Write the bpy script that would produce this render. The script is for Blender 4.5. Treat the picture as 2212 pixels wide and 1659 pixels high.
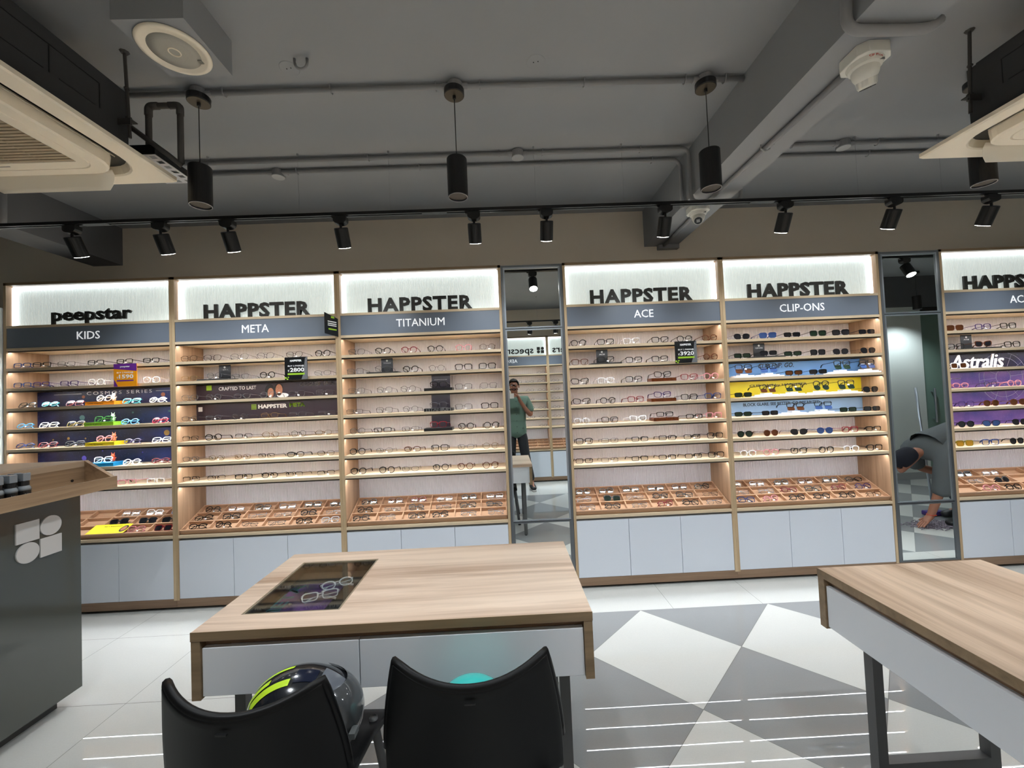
import bpy, bmesh, math, random
from mathutils import Vector, Matrix
random.seed(7)
S = bpy.context.scene
for o in list(bpy.data.objects): bpy.data.objects.remove(o)
COL = S.collection
PI = math.pi
# ------------------------------------------------------------ camera
CF, CYAW, CPIT, CROL, CH, CD = 877.835, 0.0198557, 0.0295395, -0.0425634, 1.446875, 3.034388
cam = bpy.data.cameras.new('camera'); camo = bpy.data.objects.new('camera', cam); COL.objects.link(camo)
cam.sensor_fit = 'HORIZONTAL'; cam.sensor_width = 36.0; cam.lens = CF/2212*36.0
cam.clip_start = 0.01; cam.clip_end = 60
fw = Vector((math.sin(CYAW)*math.cos(CPIT), math.cos(CYAW)*math.cos(CPIT), math.sin(CPIT)))
rt = Vector((math.cos(CYAW), -math.sin(CYAW), 0)); up = rt.cross(fw)
r2 = rt*math.cos(CROL)+up*math.sin(CROL); u2 = up*math.cos(CROL)-rt*math.sin(CROL)
M = Matrix((r2, u2, -fw)).transposed().to_4x4(); M.translation = Vector((0, -CD, CH))
camo.matrix_world = M
S.camera = camo
# ------------------------------------------------------------ world, exposure
w = bpy.data.worlds.new('world'); S.world = w; w.use_nodes = True
w.node_tree.nodes['Background'].inputs[0].default_value = (0.75, 0.85, 1, 1)
w.node_tree.nodes['Background'].inputs[1].default_value = 0.15
vs = S.view_settings; vs.view_transform = 'Standard'; vs.look = 'None'; vs.gamma = 1; vs.use_curve_mapping = False
vs.exposure = 1.2
LED_E = 22.0      # shelf LED strips
BOX_E = 0.15      # backlit sign faces
TOP_E = 1.5       # strip along the top of each sign box
SPOT_W = 10.0     # track spotlights
PEND_W = 42.0     # pendants
ZC = 2.955        # ceiling
# ------------------------------------------------------------ materials
def lin(c):
    return tuple(((v/255)/12.92 if v/255 <= .04045 else ((v/255+.055)/1.055)**2.4) for v in c)+(1,)
MATS = {}
def mat(name, rgb=(128,128,128), rough=.5, metal=0, spec=.5, emit=0, coat=0, noise=0, nscale=20, bump=0, bscale=60):
    if name in MATS: return MATS[name]
    m = bpy.data.materials.new(name); m.use_nodes = True; nt = m.node_tree; b = nt.nodes['Principled BSDF']
    c = lin(rgb)
    b.inputs['Base Color'].default_value = c; b.inputs['Roughness'].default_value = rough
    b.inputs['Metallic'].default_value = metal; b.inputs['Specular IOR Level'].default_value = spec
    b.inputs['Coat Weight'].default_value = coat
    if emit:
        b.inputs['Emission Color'].default_value = c; b.inputs['Emission Strength'].default_value = emit
    if noise or bump:
        tc = nt.nodes.new('ShaderNodeTexCoord'); n = nt.nodes.new('ShaderNodeTexNoise')
        n.inputs['Scale'].default_value = nscale if noise else bscale; n.inputs['Detail'].default_value = 3
        nt.links.new(tc.outputs['Object'], n.inputs['Vector'])
        if noise:
            mx = nt.nodes.new('ShaderNodeMix'); mx.data_type = 'RGBA'
            mx.inputs[6].default_value = tuple(v*(1-noise) for v in c[:3])+(1,)
            mx.inputs[7].default_value = tuple(min(1, v*(1+noise)) for v in c[:3])+(1,)
            nt.links.new(n.outputs['Fac'], mx.inputs[0]); nt.links.new(mx.outputs[2], b.inputs['Base Color'])
        if bump:
            bp = nt.nodes.new('ShaderNodeBump'); bp.inputs['Strength'].default_value = bump; bp.inputs['Distance'].default_value = .01
            nt.links.new(n.outputs['Fac'], bp.inputs['Height']); nt.links.new(bp.outputs['Normal'], b.inputs['Normal'])
    MATS[name] = m
    return m
def wood(name, a, bcol, axis='X', rough=.42, scale=1.0):
    if name in MATS: return MATS[name]
    m = bpy.data.materials.new(name); m.use_nodes = True; nt = m.node_tree; b = nt.nodes['Principled BSDF']
    tc = nt.nodes.new('ShaderNodeTexCoord'); mp = nt.nodes.new('ShaderNodeMapping')
    sc = {'X': (1.2, 26, 26), 'Y': (26, 1.2, 26), 'Z': (26, 26, 1.2)}[axis]
    mp.inputs['Scale'].default_value = tuple(s*scale for s in sc)
    nt.links.new(tc.outputs['Object'], mp.inputs['Vector'])
    n = nt.nodes.new('ShaderNodeTexNoise'); n.inputs['Scale'].default_value = 1.0; n.inputs['Detail'].default_value = 6; n.inputs['Roughness'].default_value = .62
    n.inputs['Distortion'].default_value = .6
    nt.links.new(mp.outputs[0], n.inputs['Vector'])
    n2 = nt.nodes.new('ShaderNodeTexNoise'); n2.inputs['Scale'].default_value = .35; n2.inputs['Detail'].default_value = 2
    nt.links.new(mp.outputs[0], n2.inputs['Vector'])
    r = nt.nodes.new('ShaderNodeValToRGB'); r.color_ramp.elements[0].position = .30; r.color_ramp.elements[1].position = .62
    r.color_ramp.elements[0].color = lin(bcol); r.color_ramp.elements[1].color = lin(a)
    mth = nt.nodes.new('ShaderNodeMath'); mth.operation = 'MULTIPLY_ADD'; mth.inputs[1].default_value = .7
    nt.links.new(n.outputs['Fac'], mth.inputs[0])
    m3 = nt.nodes.new('ShaderNodeMath'); m3.operation = 'MULTIPLY'; m3.inputs[1].default_value = .35
    nt.links.new(n2.outputs['Fac'], m3.inputs[0]); nt.links.new(m3.outputs[0], mth.inputs[2])
    nt.links.new(mth.outputs[0], r.inputs[0]); nt.links.new(r.outputs[0], b.inputs['Base Color'])
    b.inputs['Roughness'].default_value = rough; b.inputs['Specular IOR Level'].default_value = .4
    MATS[name] = m
    return m
def see_through(name, rgb, gloss=.06, tint=1.0):
    if name in MATS: return MATS[name]
    m = bpy.data.materials.new(name); m.use_nodes = True; nt = m.node_tree; nt.nodes.clear()
    o = nt.nodes.new('ShaderNodeOutputMaterial'); t = nt.nodes.new('ShaderNodeBsdfTransparent'); g = nt.nodes.new('ShaderNodeBsdfGlossy')
    t.inputs[0].default_value = lin(rgb); g.inputs['Roughness'].default_value = .02
    fr = nt.nodes.new('ShaderNodeLayerWeight'); fr.inputs[0].default_value = .5
    pw = nt.nodes.new('ShaderNodeMath'); pw.operation = 'POWER'; pw.inputs[1].default_value = 5; nt.links.new(fr.outputs['Facing'], pw.inputs[0])
    ma = nt.nodes.new('ShaderNodeMath'); ma.operation = 'MULTIPLY_ADD'; ma.inputs[1].default_value = .8; ma.inputs[2].default_value = gloss; nt.links.new(pw.outputs[0], ma.inputs[0])
    mx = nt.nodes.new('ShaderNodeMixShader'); nt.links.new(ma.outputs[0], mx.inputs[0])
    nt.links.new(t.outputs[0], mx.inputs[1]); nt.links.new(g.outputs[0], mx.inputs[2]); nt.links.new(mx.outputs[0], o.inputs[0])
    MATS[name] = m
    return m
OAK = wood('oak_front', (216,196,166), (190,168,138), 'X')
OAKV = wood('oak_vertical', (200,176,142), (168,142,108), 'Z')
SIDE = wood('oak_side', (184,152,122), (134,104,78), 'Z', scale=.8)
TOPW = wood('table_oak', (222,200,180), (156,124,100), 'X', rough=.3, scale=.75)
TOPY = wood('table_oak_lengthwise', (206,180,156), (138,110,86), 'Y', rough=.3, scale=.75)
EDGE = wood('oak_edge', (140,118,90), (108,88,64), 'X')
PLIN = wood('plinth_oak', (150,122,98), (112,88,68), 'X')
CNT = wood('counter_oak', (170,142,112), (112,88,66), 'Y', scale=.9)
CEIL = mat('ceiling_grey_paint', (146,149,152), .85, noise=.05, nscale=3)
WALL = mat('beige_wall_paint', (222,212,196), .9, noise=.04, nscale=2)
DWALL = mat('dark_ceiling_paint', (92,93,96), .8)
RIB = mat('ribbed_back_panel', (224,220,222), .6)
WHITE = mat('white_laminate', (214,220,230), .35)
WHITED = mat('grey_white_drawer', (214,217,222), .2, spec=.6)
BLUE = mat('header_blue_grey', (112,121,135), .38, noise=.03, nscale=8)
LED = mat('led_strip', (248,251,255), .5, emit=LED_E)
LEDT = mat('led_strip_sign', (244,250,255), .5, emit=TOP_E)
SIGNB = mat('backlit_ribbed_acrylic', (236,243,240), .4, emit=BOX_E)
LETW = mat('white_letters', (240,242,245), .5, emit=.25)
LETB = mat('black_sign_letters', (44,44,42), .45)
BLACK = mat('black_paint', (22,22,23), .45)
TRACKM = mat('black_track_metal', (14,14,15), .35)
DARKG = mat('dark_lip', (66,62,56), .5)
ALU = mat('brushed_aluminium', (172,180,188), .3, metal=.9)
MIR = mat('mirror_silver', (232,238,238), .0, metal=1.0)
PIPE = mat('grey_painted_conduit', (140,141,143), .55)
DPIPE = mat('dark_insulated_pipe', (70,68,66), .7)
CREAM = mat('cream_plastic', (246,236,216), .4)
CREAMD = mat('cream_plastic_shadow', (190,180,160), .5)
GRILL = mat('intake_grill', (176,160,134), .6)
ACB = mat('charcoal_duct_sheet', (58,59,61), .7)
CHAIRP = mat('black_chair_plastic', (8,8,9), .45, spec=.25)
LEGM = mat('dark_grey_steel', (84,84,84), .4, metal=.3)
CHROME = mat('chrome', (200,200,202), .12, metal=1)
CFACE = mat('dark_green_grey_gloss', (68,71,66), .12, spec=.5, coat=.3)
CLOGO = mat('pale_logo_plate', (196,194,192), .4)
PAPERW = mat('white_tag_paper', (236,236,236), .6)
# ------------------------------------------------------------ mesh helpers
class B:
    def __init__(s): s.v = []; s.f = []; s.m = []; s.cur = 0
    def add(s, vs_, fs):
        n = len(s.v); s.v += [tuple(v) for v in vs_]
        for f in fs: s.f.append(tuple(i+n for i in f)); s.m.append(s.cur)
        return s
    def box(s, x0, x1, y0, y1, z0, z1):
        return s.add([(x0,y0,z0),(x1,y0,z0),(x1,y1,z0),(x0,y1,z0),(x0,y0,z1),(x1,y0,z1),(x1,y1,z1),(x0,y1,z1)],
              [(0,3,2,1),(4,5,6,7),(0,1,5,4),(1,2,6,5),(2,3,7,6),(3,0,4,7)])
    def tbox(s, M_, x0, x1, y0, y1, z0, z1):
        n = len(s.v); s.box(x0,x1,y0,y1,z0,z1)
        for i in range(n, len(s.v)): s.v[i] = tuple(M_ @ Vector(s.v[i]))
        return s
    def tube(s, pts, r, n=8, closed=False, rx=None, caps=True):
        P = [Vector(p) for p in pts]; k = len(P); rings = []
        prev = None
        for i, p in enumerate(P):
            if closed: d = P[(i+1) % k]-P[i-1]
            else: d = P[min(i+1, k-1)]-P[max(i-1, 0)]
            d.normalize()
            if prev is None:
                a = Vector((0,0,1)) if abs(d.z) < .9 else Vector((0,1,0))
                prev = (a-d*a.dot(d)).normalized()
            else:
                prev = (prev-d*prev.dot(d)).normalized()
            b = d.cross(prev)
            rr = r[i] if isinstance(r, (list, tuple)) else r
            rings.append([p+(prev*math.cos(2*PI*j/n+PI/n)+b*math.sin(2*PI*j/n+PI/n))*rr for j in range(n)])
        vs_ = [v for rg in rings for v in rg]; fs = []
        for i in range(k if closed else k-1):
            a, b2 = i*n, ((i+1) % k)*n
            for j in range(n): fs.append((a+j, a+(j+1) % n, b2+(j+1) % n, b2+j))
        if caps and not closed: fs += [tuple(range(n-1, -1, -1)), tuple((k-1)*n+j for j in range(n))]
        return s.add(vs_, fs)
    def lathe(s, prof, n=24, c=(0,0,0), M_=None):   # prof (r,z) from bottom to top
        vs_ = []; fs = []
        for r, z in prof:
            for j in range(n):
                p = Vector((r*math.cos(2*PI*j/n), r*math.sin(2*PI*j/n), z))
                if M_ is not None: p = M_ @ p
                vs_.append(p+Vector(c))
        for i in range(len(prof)-1):
            for j in range(n): fs.append((i*n+j, i*n+(j+1) % n, (i+1)*n+(j+1) % n, (i+1)*n+j))
        if prof[0][0] > 1e-6: fs.append(tuple(range(n-1, -1, -1)))
        if prof[-1][0] > 1e-6: fs.append(tuple((len(prof)-1)*n+j for j in range(n)))
        return s.add(vs_, fs)
    def prism(s, poly, axis, a, b):      # poly 2-D list; axis extruded
        def P(u, v, t): return {'x': (t,u,v), 'y': (u,t,v), 'z': (u,v,t)}[axis]
        n = len(poly); vs_ = [P(u,v,a) for u,v in poly]+[P(u,v,b) for u,v in poly]
        fs = [tuple(range(n-1,-1,-1)), tuple(range(n,2*n))]+[(i,(i+1)%n,n+(i+1)%n,n+i) for i in range(n)]
        return s.add(vs_, fs)
    def grid(s, fn, nu, nv):
        vs_ = [fn(i/nu, j/nv) for i in range(nu+1) for j in range(nv+1)]
        fs = [(i*(nv+1)+j, (i+1)*(nv+1)+j, (i+1)*(nv+1)+j+1, i*(nv+1)+j+1) for i in range(nu) for j in range(nv)]
        return s.add(vs_, fs)
    def mesh(s, name, smooth=False, off=None):
        me = bpy.data.meshes.new(name)
        v = s.v if off is None else [(a-off[0], b-off[1], c-off[2]) for a, b, c in s.v]
        me.from_pydata(v, [], s.f); 
        if any(s.m): me.polygons.foreach_set('material_index', s.m)
        bm = bmesh.new(); bm.from_mesh(me); bmesh.ops.recalc_face_normals(bm, faces=bm.faces); bm.to_mesh(me); bm.free()
        if smooth: me.polygons.foreach_set('use_smooth', [True]*len(me.polygons))
        me.update(); return me
OFF = {}
def link(name, me, m, parent=None, smooth=False):
    o = bpy.data.objects.new(name, me); COL.objects.link(o)
    if m is not None:
        for k in (m if isinstance(m, (list, tuple)) else [m]): me.materials.append(k)
    if parent is not None: o.parent = parent; OFF[o.name] = OFF.get(parent.name, (0,0,0))
    return o
def part(name, b, m, parent, smooth=False, label=None, bevel=0):   # b in world coordinates
    o = link(name, b.mesh(name, smooth, OFF.get(parent.name, (0,0,0))), m, parent)
    if label: o['label'] = label
    if bevel: bev(o, bevel)
    return o
def bev(o, wd, seg=2):
    md = o.modifiers.new('bevel', 'BEVEL'); md.width = wd; md.segments = seg; md.limit_method = 'ANGLE'
def smooth_by(o, ang=40):
    me = o.data; me.polygons.foreach_set('use_smooth', [True]*len(me.polygons))
    me.set_sharp_from_angle(angle=math.radians(ang)) if hasattr(me, 'set_sharp_from_angle') else None
def thing(name, label, cat, loc=(0,0,0), group=None, rotz=0):
    o = bpy.data.objects.new(name, None); COL.objects.link(o); o.location = loc; o.rotation_euler = (0,0,rotz)
    o.empty_display_size = .05
    OFF[o.name] = tuple(loc) if rotz == 0 else (0,0,0)
    return tag(o, label, cat, group)
def tag(o, label, cat, group=None):
    o['label'] = label; o['category'] = cat
    if group: o['group'] = group
    return o
def single(name, b, m, label, cat, group=None, smooth=False, loc=None, bevel=0):
    loc = loc or (0,0,0)
    o = link(name, b.mesh(name, smooth, loc), m); o.location = loc; OFF[o.name] = tuple(loc)
    if bevel: bev(o, bevel)
    return tag(o, label, cat, group)
def struct(name, b, m, smooth=False):
    o = link(name, b.mesh(name, smooth), m); o['kind'] = 'structure'; return o
def text_mesh(txt, fn, width=None, height=None, bold=0, depth=.0, shear=0, spacing=1.0):
    """fn maps (u, v, d) in metres to world; text centred on u=0, baseline bottom at v=0"""
    multi = bold > 0 and any(c in txt for c in 'MWmw')      # strokes of these letters break when offset: thicken by overlap
    cu = bpy.data.curves.new('t', 'FONT'); cu.body = txt; cu.size = 1; cu.offset = 0 if multi else bold; cu.shear = shear; cu.space_character = spacing
    cu.resolution_u = 2; cu.extrude = .5 if depth else 0
    ob = bpy.data.objects.new('t', cu); me = bpy.data.meshes.new_from_object(ob)
    bpy.data.objects.remove(ob); bpy.data.curves.remove(cu)
    if multi:
        bm = bmesh.new()
        for dx, dy in ((0,0),(bold,0),(-bold,0),(0,bold),(0,-bold)):
            me.transform(Matrix.Translation((dx, dy, 0))); bm.from_mesh(me); me.transform(Matrix.Translation((-dx, -dy, 0)))
        bm.to_mesh(me); bm.free()
    xs = [v.co.x for v in me.vertices]; ys = [v.co.y for v in me.vertices]
    x0, x1, y0, y1 = min(xs), max(xs), min(ys), max(ys)
    if width and height: sx, sy = width/(x1-x0), height/(y1-y0)
    elif width: sx = sy = width/(x1-x0)
    else: sx = sy = height/(y1-y0)
    for v in me.vertices:
        v.co = Vector(fn((v.co.x-(x0+x1)/2)*sx, (v.co.y-y0)*sy, (v.co.z+.5 if depth else 0)*depth))
    return me
def text_part(name, txt, m, parent, cx, y, z, width=None, height=None, bold=0, depth=0, face=-1, **k):
    of = OFF.get(parent.name, (0,0,0))
    if face == -1: fn = lambda u, v, d: (cx+u-of[0], y-d-of[1], z+v-of[2])
    else: fn = lambda u, v, d: (cx-u-of[0], y+d-of[1], z+v-of[2])
    return link(name, text_mesh(txt, fn, width, height, bold, depth, **k), m, parent)
def arc(cx, cz, r, a0, a1, n=6): return [(cx+r*math.cos(a0+(a1-a0)*i/n), cz+r*math.sin(a0+(a1-a0)*i/n)) for i in range(n+1)]
def wire(pts, rad, n=5):     # polyline with rounded corners
    P = [Vector(p) for p in pts]; out = [P[0]]
    for i in range(1, len(P)-1):
        a, b, c_ = P[i-1], P[i], P[i+1]
        d1 = (a-b).normalized()*min(rad, (a-b).length/2); d2 = (c_-b).normalized()*min(rad, (c_-b).length/2)
        for k in range(n+1):
            t = k/n; out.append((b+d1)*(1-t)**2+b*2*t*(1-t)+(b+d2)*t*t)
    out.append(P[-1]); return out
# ------------------------------------------------------------ room shell
XL, XR, YB, YW = -5.2, 8.2, -4.06, .32
def make_floor():
    o = B()
    def clip(poly, x0, x1, y0, y1):
        for ax, val, sg in ((0,x0,1),(0,x1,-1),(1,y0,1),(1,y1,-1)):
            out = []
            for i in range(len(poly)):
                a, b = poly[i-1], poly[i]; da, db = (a[ax]-val)*sg, (b[ax]-val)*sg
                if (da >= 0) != (db >= 0):
                    t = da/(da-db); out.append((a[0]+(b[0]-a[0])*t, a[1]+(b[1]-a[1])*t))
                if db >= 0: out.append(b)
            poly = out
            if len(poly) < 3: return []
        return poly
    def tile(poly, m, g=.0011):
        if len(poly) < 3: return
        cx = sum(p[0] for p in poly)/len(poly); cy = sum(p[1] for p in poly)/len(poly)
        q = []
        for x, y in poly:
            d = math.hypot(x-cx, y-cy)
            if d < .01: return
            k = 1-g*1.4/d; q.append((cx+(x-cx)*k, cy+(y-cy)*k, .001))
        o.cur = m; o.add(q, [tuple(range(len(q)))]); o.cur = 0
    o.box(XL, XR, YB, YW, -.1, 0)
    A = .6*math.sqrt(2); XD, YD = .8355, -.33
    X0, X1, Y0, Y1 = XD-2.5*A, XD+6.5*A, YD-3*A, YD
    for i in range(-4, 9):
        for j in range(-1, 5):
            for m, ox, oy in ((1, 0, 0), (2, A/2, A/2)):
                cx, cy = XD+i*A+ox, YD-A/2-j*A+oy
                p = [(cx, cy+A/2), (cx-A/2, cy), (cx, cy-A/2), (cx+A/2, cy)]
                tile(clip(p, X0, X1, Y0, Y1), m)
    gx, gy = 1.055, -.33
    for i in range(-12, 14):
        for j in range(-8, 3):
            p = [(gx+.6*i, gy+.6*j), (gx+.6*i+.6, gy+.6*j), (gx+.6*i+.6, gy+.6*j+.6), (gx+.6*i, gy+.6*j+.6)]
            for (a, b, c_, d) in ((XL, X0, YB, YW), (X1, XR, YB, YW), (X0, X1, Y1, YW), (X0, X1, YB, Y0)):
                tile(clip(p, a, b, c_, d), 1)
    def tilemat(name, rgb):
        m = mat(name, rgb, .018, spec=.5, noise=.05, nscale=160); nt = m.node_tree; b = nt.nodes['Principled BSDF']
        n = nt.nodes.new('ShaderNodeTexNoise'); n.inputs['Scale'].default_value = 2.2; n.inputs['Detail'].default_value = 1
        tc = nt.nodes.new('ShaderNodeTexCoord'); nt.links.new(tc.outputs['Object'], n.inputs['Vector'])
        bp = nt.nodes.new('ShaderNodeBump'); bp.inputs['Strength'].default_value = .10; bp.inputs['Distance'].default_value = .003
        nt.links.new(n.outputs['Fac'], bp.inputs['Height']); nt.links.new(bp.outputs['Normal'], b.inputs['Normal'])
        return m
    struct('floor', o, [mat('floor_grout', (96,94,90), .8), tilemat('tile_light', (188,189,185)), tilemat('tile_grey', (132,134,135))])
make_floor()
struct('ceiling', B().box(XL, XR, YB, YW, ZC, ZC+.1), CEIL)
struct('wall_front', B().box(XL, XR, YW, YW+.1, 0, ZC), WALL)
struct('wall_back', B().box(XL, XR, YB-.1, YB, 0, ZC), WALL)
struct('wall_left', B().box(XL-.1, XL, YB, YW, 0, ZC), mat('pale_blue_wall', (170,186,190), .8))
struct('wall_right', B().box(XR, XR+.1, YB, YW, 0, ZC), WALL)
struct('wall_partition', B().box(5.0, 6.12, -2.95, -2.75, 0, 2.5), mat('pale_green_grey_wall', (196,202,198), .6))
struct('baseboard_partition', B().box(5.0, 6.12, -2.75, -2.735, 0, .1), mat('grey_baseboard', (150,152,152), .4))
struct('trim_3', B().box(4.6, XR, -3.0, -2.75, 2.5, ZC), DWALL)
d = struct('door_1', B().box(6.16, 7.5, -2.86, -2.84, 0, 2.42), mat('frosted_green_glass', (112,136,126), .3))
part('door_frame', B().box(6.12, 6.17, -2.88, -2.8, 0, 2.5).box(7.5, 7.56, -2.88, -2.8, 0, 2.5).box(6.17, 7.5, -2.88, -2.8, 2.42, 2.5), BLACK, d)
part('door_handle', B().tube([(6.3,-2.79,.8),(6.3,-2.79,1.3)], .015).tube([(6.3,-2.79,.85),(6.3,-2.85,.85)], .01).tube([(6.3,-2.79,1.25),(6.3,-2.85,1.25)], .01), ALU, d)
struct('wall_side_panel', B().box(-4.3, -3.655, -.06, YW, 0, 2.25), mat('pale_blue_panel', (236,244,248), .5))
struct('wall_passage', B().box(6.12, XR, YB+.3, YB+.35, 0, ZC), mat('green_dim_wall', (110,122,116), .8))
# ceiling beams
struct('trim_1', B().box(1.225, 1.50, YB, YW, 2.65, ZC), CEIL)
struct('trim_2', B().box(-3.31, -3.075, YB, YW, 2.65, ZC), mat('beam_grey_paint', (112,113,116), .85, noise=.05, nscale=3))
# ------------------------------------------------------------ display cabinets
SH = [1.803, 1.657, 1.510, 1.357, 1.210, 1.057, .911]
HC = 2.436; DP = .285
def rib_sheet(x0, x1, y, z0, z1, pitch=.0105, amp=.005):
    n = int((x1-x0)/pitch); b = B(); xs = []
    for i in range(n):
        for k, a in ((0, 0), (.12, amp), (.75, amp), (.87, 0)): xs.append((x0+(i+k)*(x1-x0)/n, y-a))
    xs.append((x1, y))
    vs_ = []; fs = []
    for x, yy in xs: vs_ += [(x, yy, z0), (x, yy, z1)]
    for i in range(len(xs)-1): fs.append((2*i, 2*i+2, 2*i+3, 2*i+1))
    return b.add(vs_, fs)
CABS = [(-3.65, 1.217, 'leftmost tall oak display cabinet, blue banners and children\'s glasses, header reading KIDS', 'peepstar', 'KIDS', (-3.337+-2.751)/2, .586),
        (-2.433, 1.215, 'tall oak display cabinet second from the left, two dark purple banner strips', 'HAPPSTER', 'META', None, .79),
        (-1.218, 1.226, 'tall oak display cabinet just left of the tall mirror, header reading TITANIUM', 'HAPPSTER', 'TITANIUM', None, .79),
        (.475, 1.207, 'tall oak display cabinet just right of the tall mirror, with tortoiseshell risers', 'HAPPSTER', 'ACE', None, .79),
        (1.682, 1.226, 'tall oak display cabinet full of dark sunglasses, header reading CLIP-ONS', 'HAPPSTER', 'CLIP-ONS', None, .79),
        (3.385, 1.22, 'rightmost tall oak display cabinet, cut by the photo edge, purple galaxy banners', 'HAPPSTER', 'ACE', None, .79)]
HW = {'KIDS': .165, 'META': .197, 'TITANIUM': .36, 'ACE': .148, 'CLIP-ONS': .345, 'AERO': .2, 'ACUITY': .26}
def cabinet(x0, W, label, sign, head, scx=None, sw=.79, flip=False, yo=0):
    """front plane y=yo, opening towards -y (or +y when flip)"""
    x1 = x0+W; xc = (x0+x1)/2; sg = 1 if not flip else -1
    def bx(b, a0, a1, y0, y1, z0, z1):
        ya, yb = yo+sg*y0, yo+sg*y1
        return b.box(a0, a1, min(ya, yb), max(ya, yb), z0, z1)
    root = thing('display_cabinet', label, 'cabinet', (xc, yo, 0), 'display cabinets along the walls')
    t = .02
    bd = lambda: B()
    for (a, b_) in ((x0+.0005, x0+t), (x1-t, x1-.0005)):
        o = B(); bx(o, a, b_, .002, DP+.03, 0.07, HC-.02)
        part('side_panel', o, SIDE, root)
        o = B(); bx(o, a, b_, 0, .002, 0.07, HC)
        part('edge_strip', o, OAKV, root)
    part('top_panel', bx(B(), x0+.0005, x1-.0005, .0, DP+.03, HC-.02, HC), EDGE, root)
    y = yo+sg*DP
    rs = rib_sheet(x0+t, x1-t, DP, .5, 1.93)
    if flip: rs.v = [(a, yo-b_, c_) for a, b_, c_ in rs.v]
    else: rs.v = [(a, yo+b_, c_) for a, b_, c_ in rs.v]
    part('back_panel', rs, RIB, root)
    part('backing', bx(B(), x0+t, x1-t, DP+.002, DP+.03, .08, HC-.02), WHITE, root)
    # sign box
    rs = rib_sheet(x0+t, x1-t, .062, 2.116, HC-.02, .0105, .004)
    rs.v = [(a, yo+sg*b_, c_) for a, b_, c_ in rs.v]
    sb = part('sign_box', rs, SIGNB, root)
    sl = bx(B(), x0+t+.01, x1-t-.01, .034, .054, HC-.027, HC-.0215); bx(sl, x0+t+.001, x0+t+.006, .036, .057, 2.12, HC-.03); bx(sl, x1-t-.006, x1-t-.001, .036, .057, 2.12, HC-.03)
    part('sign_light', sl, LEDT, sb)
    part('sign_ledge', bx(B(), x0+t, x1-t, 0, DP, 2.098, 2.116), OAK, root)
    hb = part('header_board', bx(B(), x0+t, x1-t, .004, .02, 1.951, 2.098), BLUE, root)
    face = -1 if not flip else 1
    text_part('header_text', head, LETW, hb, xc, yo+sg*.0035, 1.999, width=HW[head], height=.058, bold=0, depth=.002, face=face)
    part('header_shelf', bx(B(), x0+t, x1-t, 0, DP, 1.932, 1.951), OAK, root)
    cx = xc if scx is None else scx
    if sign == 'peepstar':
        so = text_part('sign_letters', sign, LETB, root, cx, yo+.040, 2.1165, width=sw, height=.112, bold=.03, depth=.012)
        st = B(); pts = []
        for i in range(10):
            r = .012 if i % 2 == 0 else .005; a = PI/2+i*PI/5; pts.append((cx-.0+r*math.cos(a), 2.172+r*math.sin(a)))
        st.prism(pts, 'y', yo+.029, yo+.031); part('star', st, LETB, so)
    elif flip:
        so = text_part('sign_letters', sign, LETB, root, xc-.07, yo-.045, 2.1165, width=.9, height=.15, bold=.012, depth=.012, face=1)
        q = B(); lx = xc+.5; lz = 2.15
        q.box(lx-.06, lx-.008, yo-.055, yo-.045, lz+.055, lz+.105); q.box(lx+.008-.0, lx+.06, yo-.055, yo-.045, lz-.0, lz+.05)
        M_ = Matrix.Rotation(PI/2, 4, 'X')
        q.lathe([(.026, -.005), (.026, .005)], 20, (lx+.034, yo-.050, lz+.08), M_); q.lathe([(.026, -.005), (.026, .005)], 20, (lx-.034, yo-.050, lz+.025), M_)
        part('logo_mark', q, LETB, so)
    else:
        so = text_part('sign_letters', sign, LETB, root, cx, yo+.040, 2.1165, width=sw, height=.112, bold=.036, depth=.014, spacing=1.1)
    zs = [1.932]+SH
    for k, z in enumerate(zs):
        if k:
            s = part('shelf', bx(B(), x0+t, x1-t, 0, DP-.002, z-.02, z), OAK, root)
            zb = z-.02
        else: s = hb; zb = z
        part('light_channel', bx(bx(B(), x0+t, x1-t, .010, .014, zb-.011, zb), x0+t, x1-t, .028, .031, zb-.004, zb), DARKG, s)
        part('led_strip', bx(B(), x0+t+.004, x1-t-.004, .0145, .0275, zb-.004, zb-.001), LED, s)
    # lower part
    part('counter_ledge', bx(B(), x0+t, x1-t, 0, DP, .514, .534), OAK, root)
    part('grip_rail', bx(B(), x0+t, x1-t, .02, .03, .498, .514), mat('grey_grip', (120,118,116), .4), root)
    wd = (W-2*t)/3
    for i in range(3):
        part('door', bx(B(), x0+t+wd*i+.0015, x0+t+wd*(i+1)-.0015, .003, .021, .081, .497), WHITE, root)
    part('plinth', bx(B(), x0+.0005, x1-.0005, .004, .02, .02, .079), PLIN, root)
    part('foot', bx(bx(B(), x0+.1, x0+.14, .05, .09, 0, .075), x1-.14, x1-.1, .05, .09, 0, .075), BLACK, root)
    # display tray
    tl = {'KIDS': 'KIDS cabinet', 'META': 'second cabinet from the left', 'TITANIUM': 'TITANIUM cabinet', 'CLIP-ONS': 'CLIP-ONS cabinet'}.get(head, 'cabinet right of the tall mirror' if x0 < 1 else 'rightmost cabinet')
    a = x0+t+.004; b2 = x1-t-.004
    yf, zf, yb_, zb_ = .02, .5365, .272, .655
    ang = math.atan2(zb_-zf, yb_-yf); L = math.hypot(zb_-zf, yb_-yf)
    Mt = Matrix.Translation((0, yf, zf)) @ Matrix.Rotation(ang, 4, 'X')
    if flip: Mt = Matrix.Translation((0, yo, 0)) @ Matrix.Scale(-1, 4, (0,1,0)) @ Mt
    o = B(); o.tbox(Mt, a, b2, 0, L, 0, .008)
    for k in range(4):
        yy = (L-.008)*k/3; o.tbox(Mt, a, b2, yy, yy+.008, .008, .036)
    cw = (b2-a)/6
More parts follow.
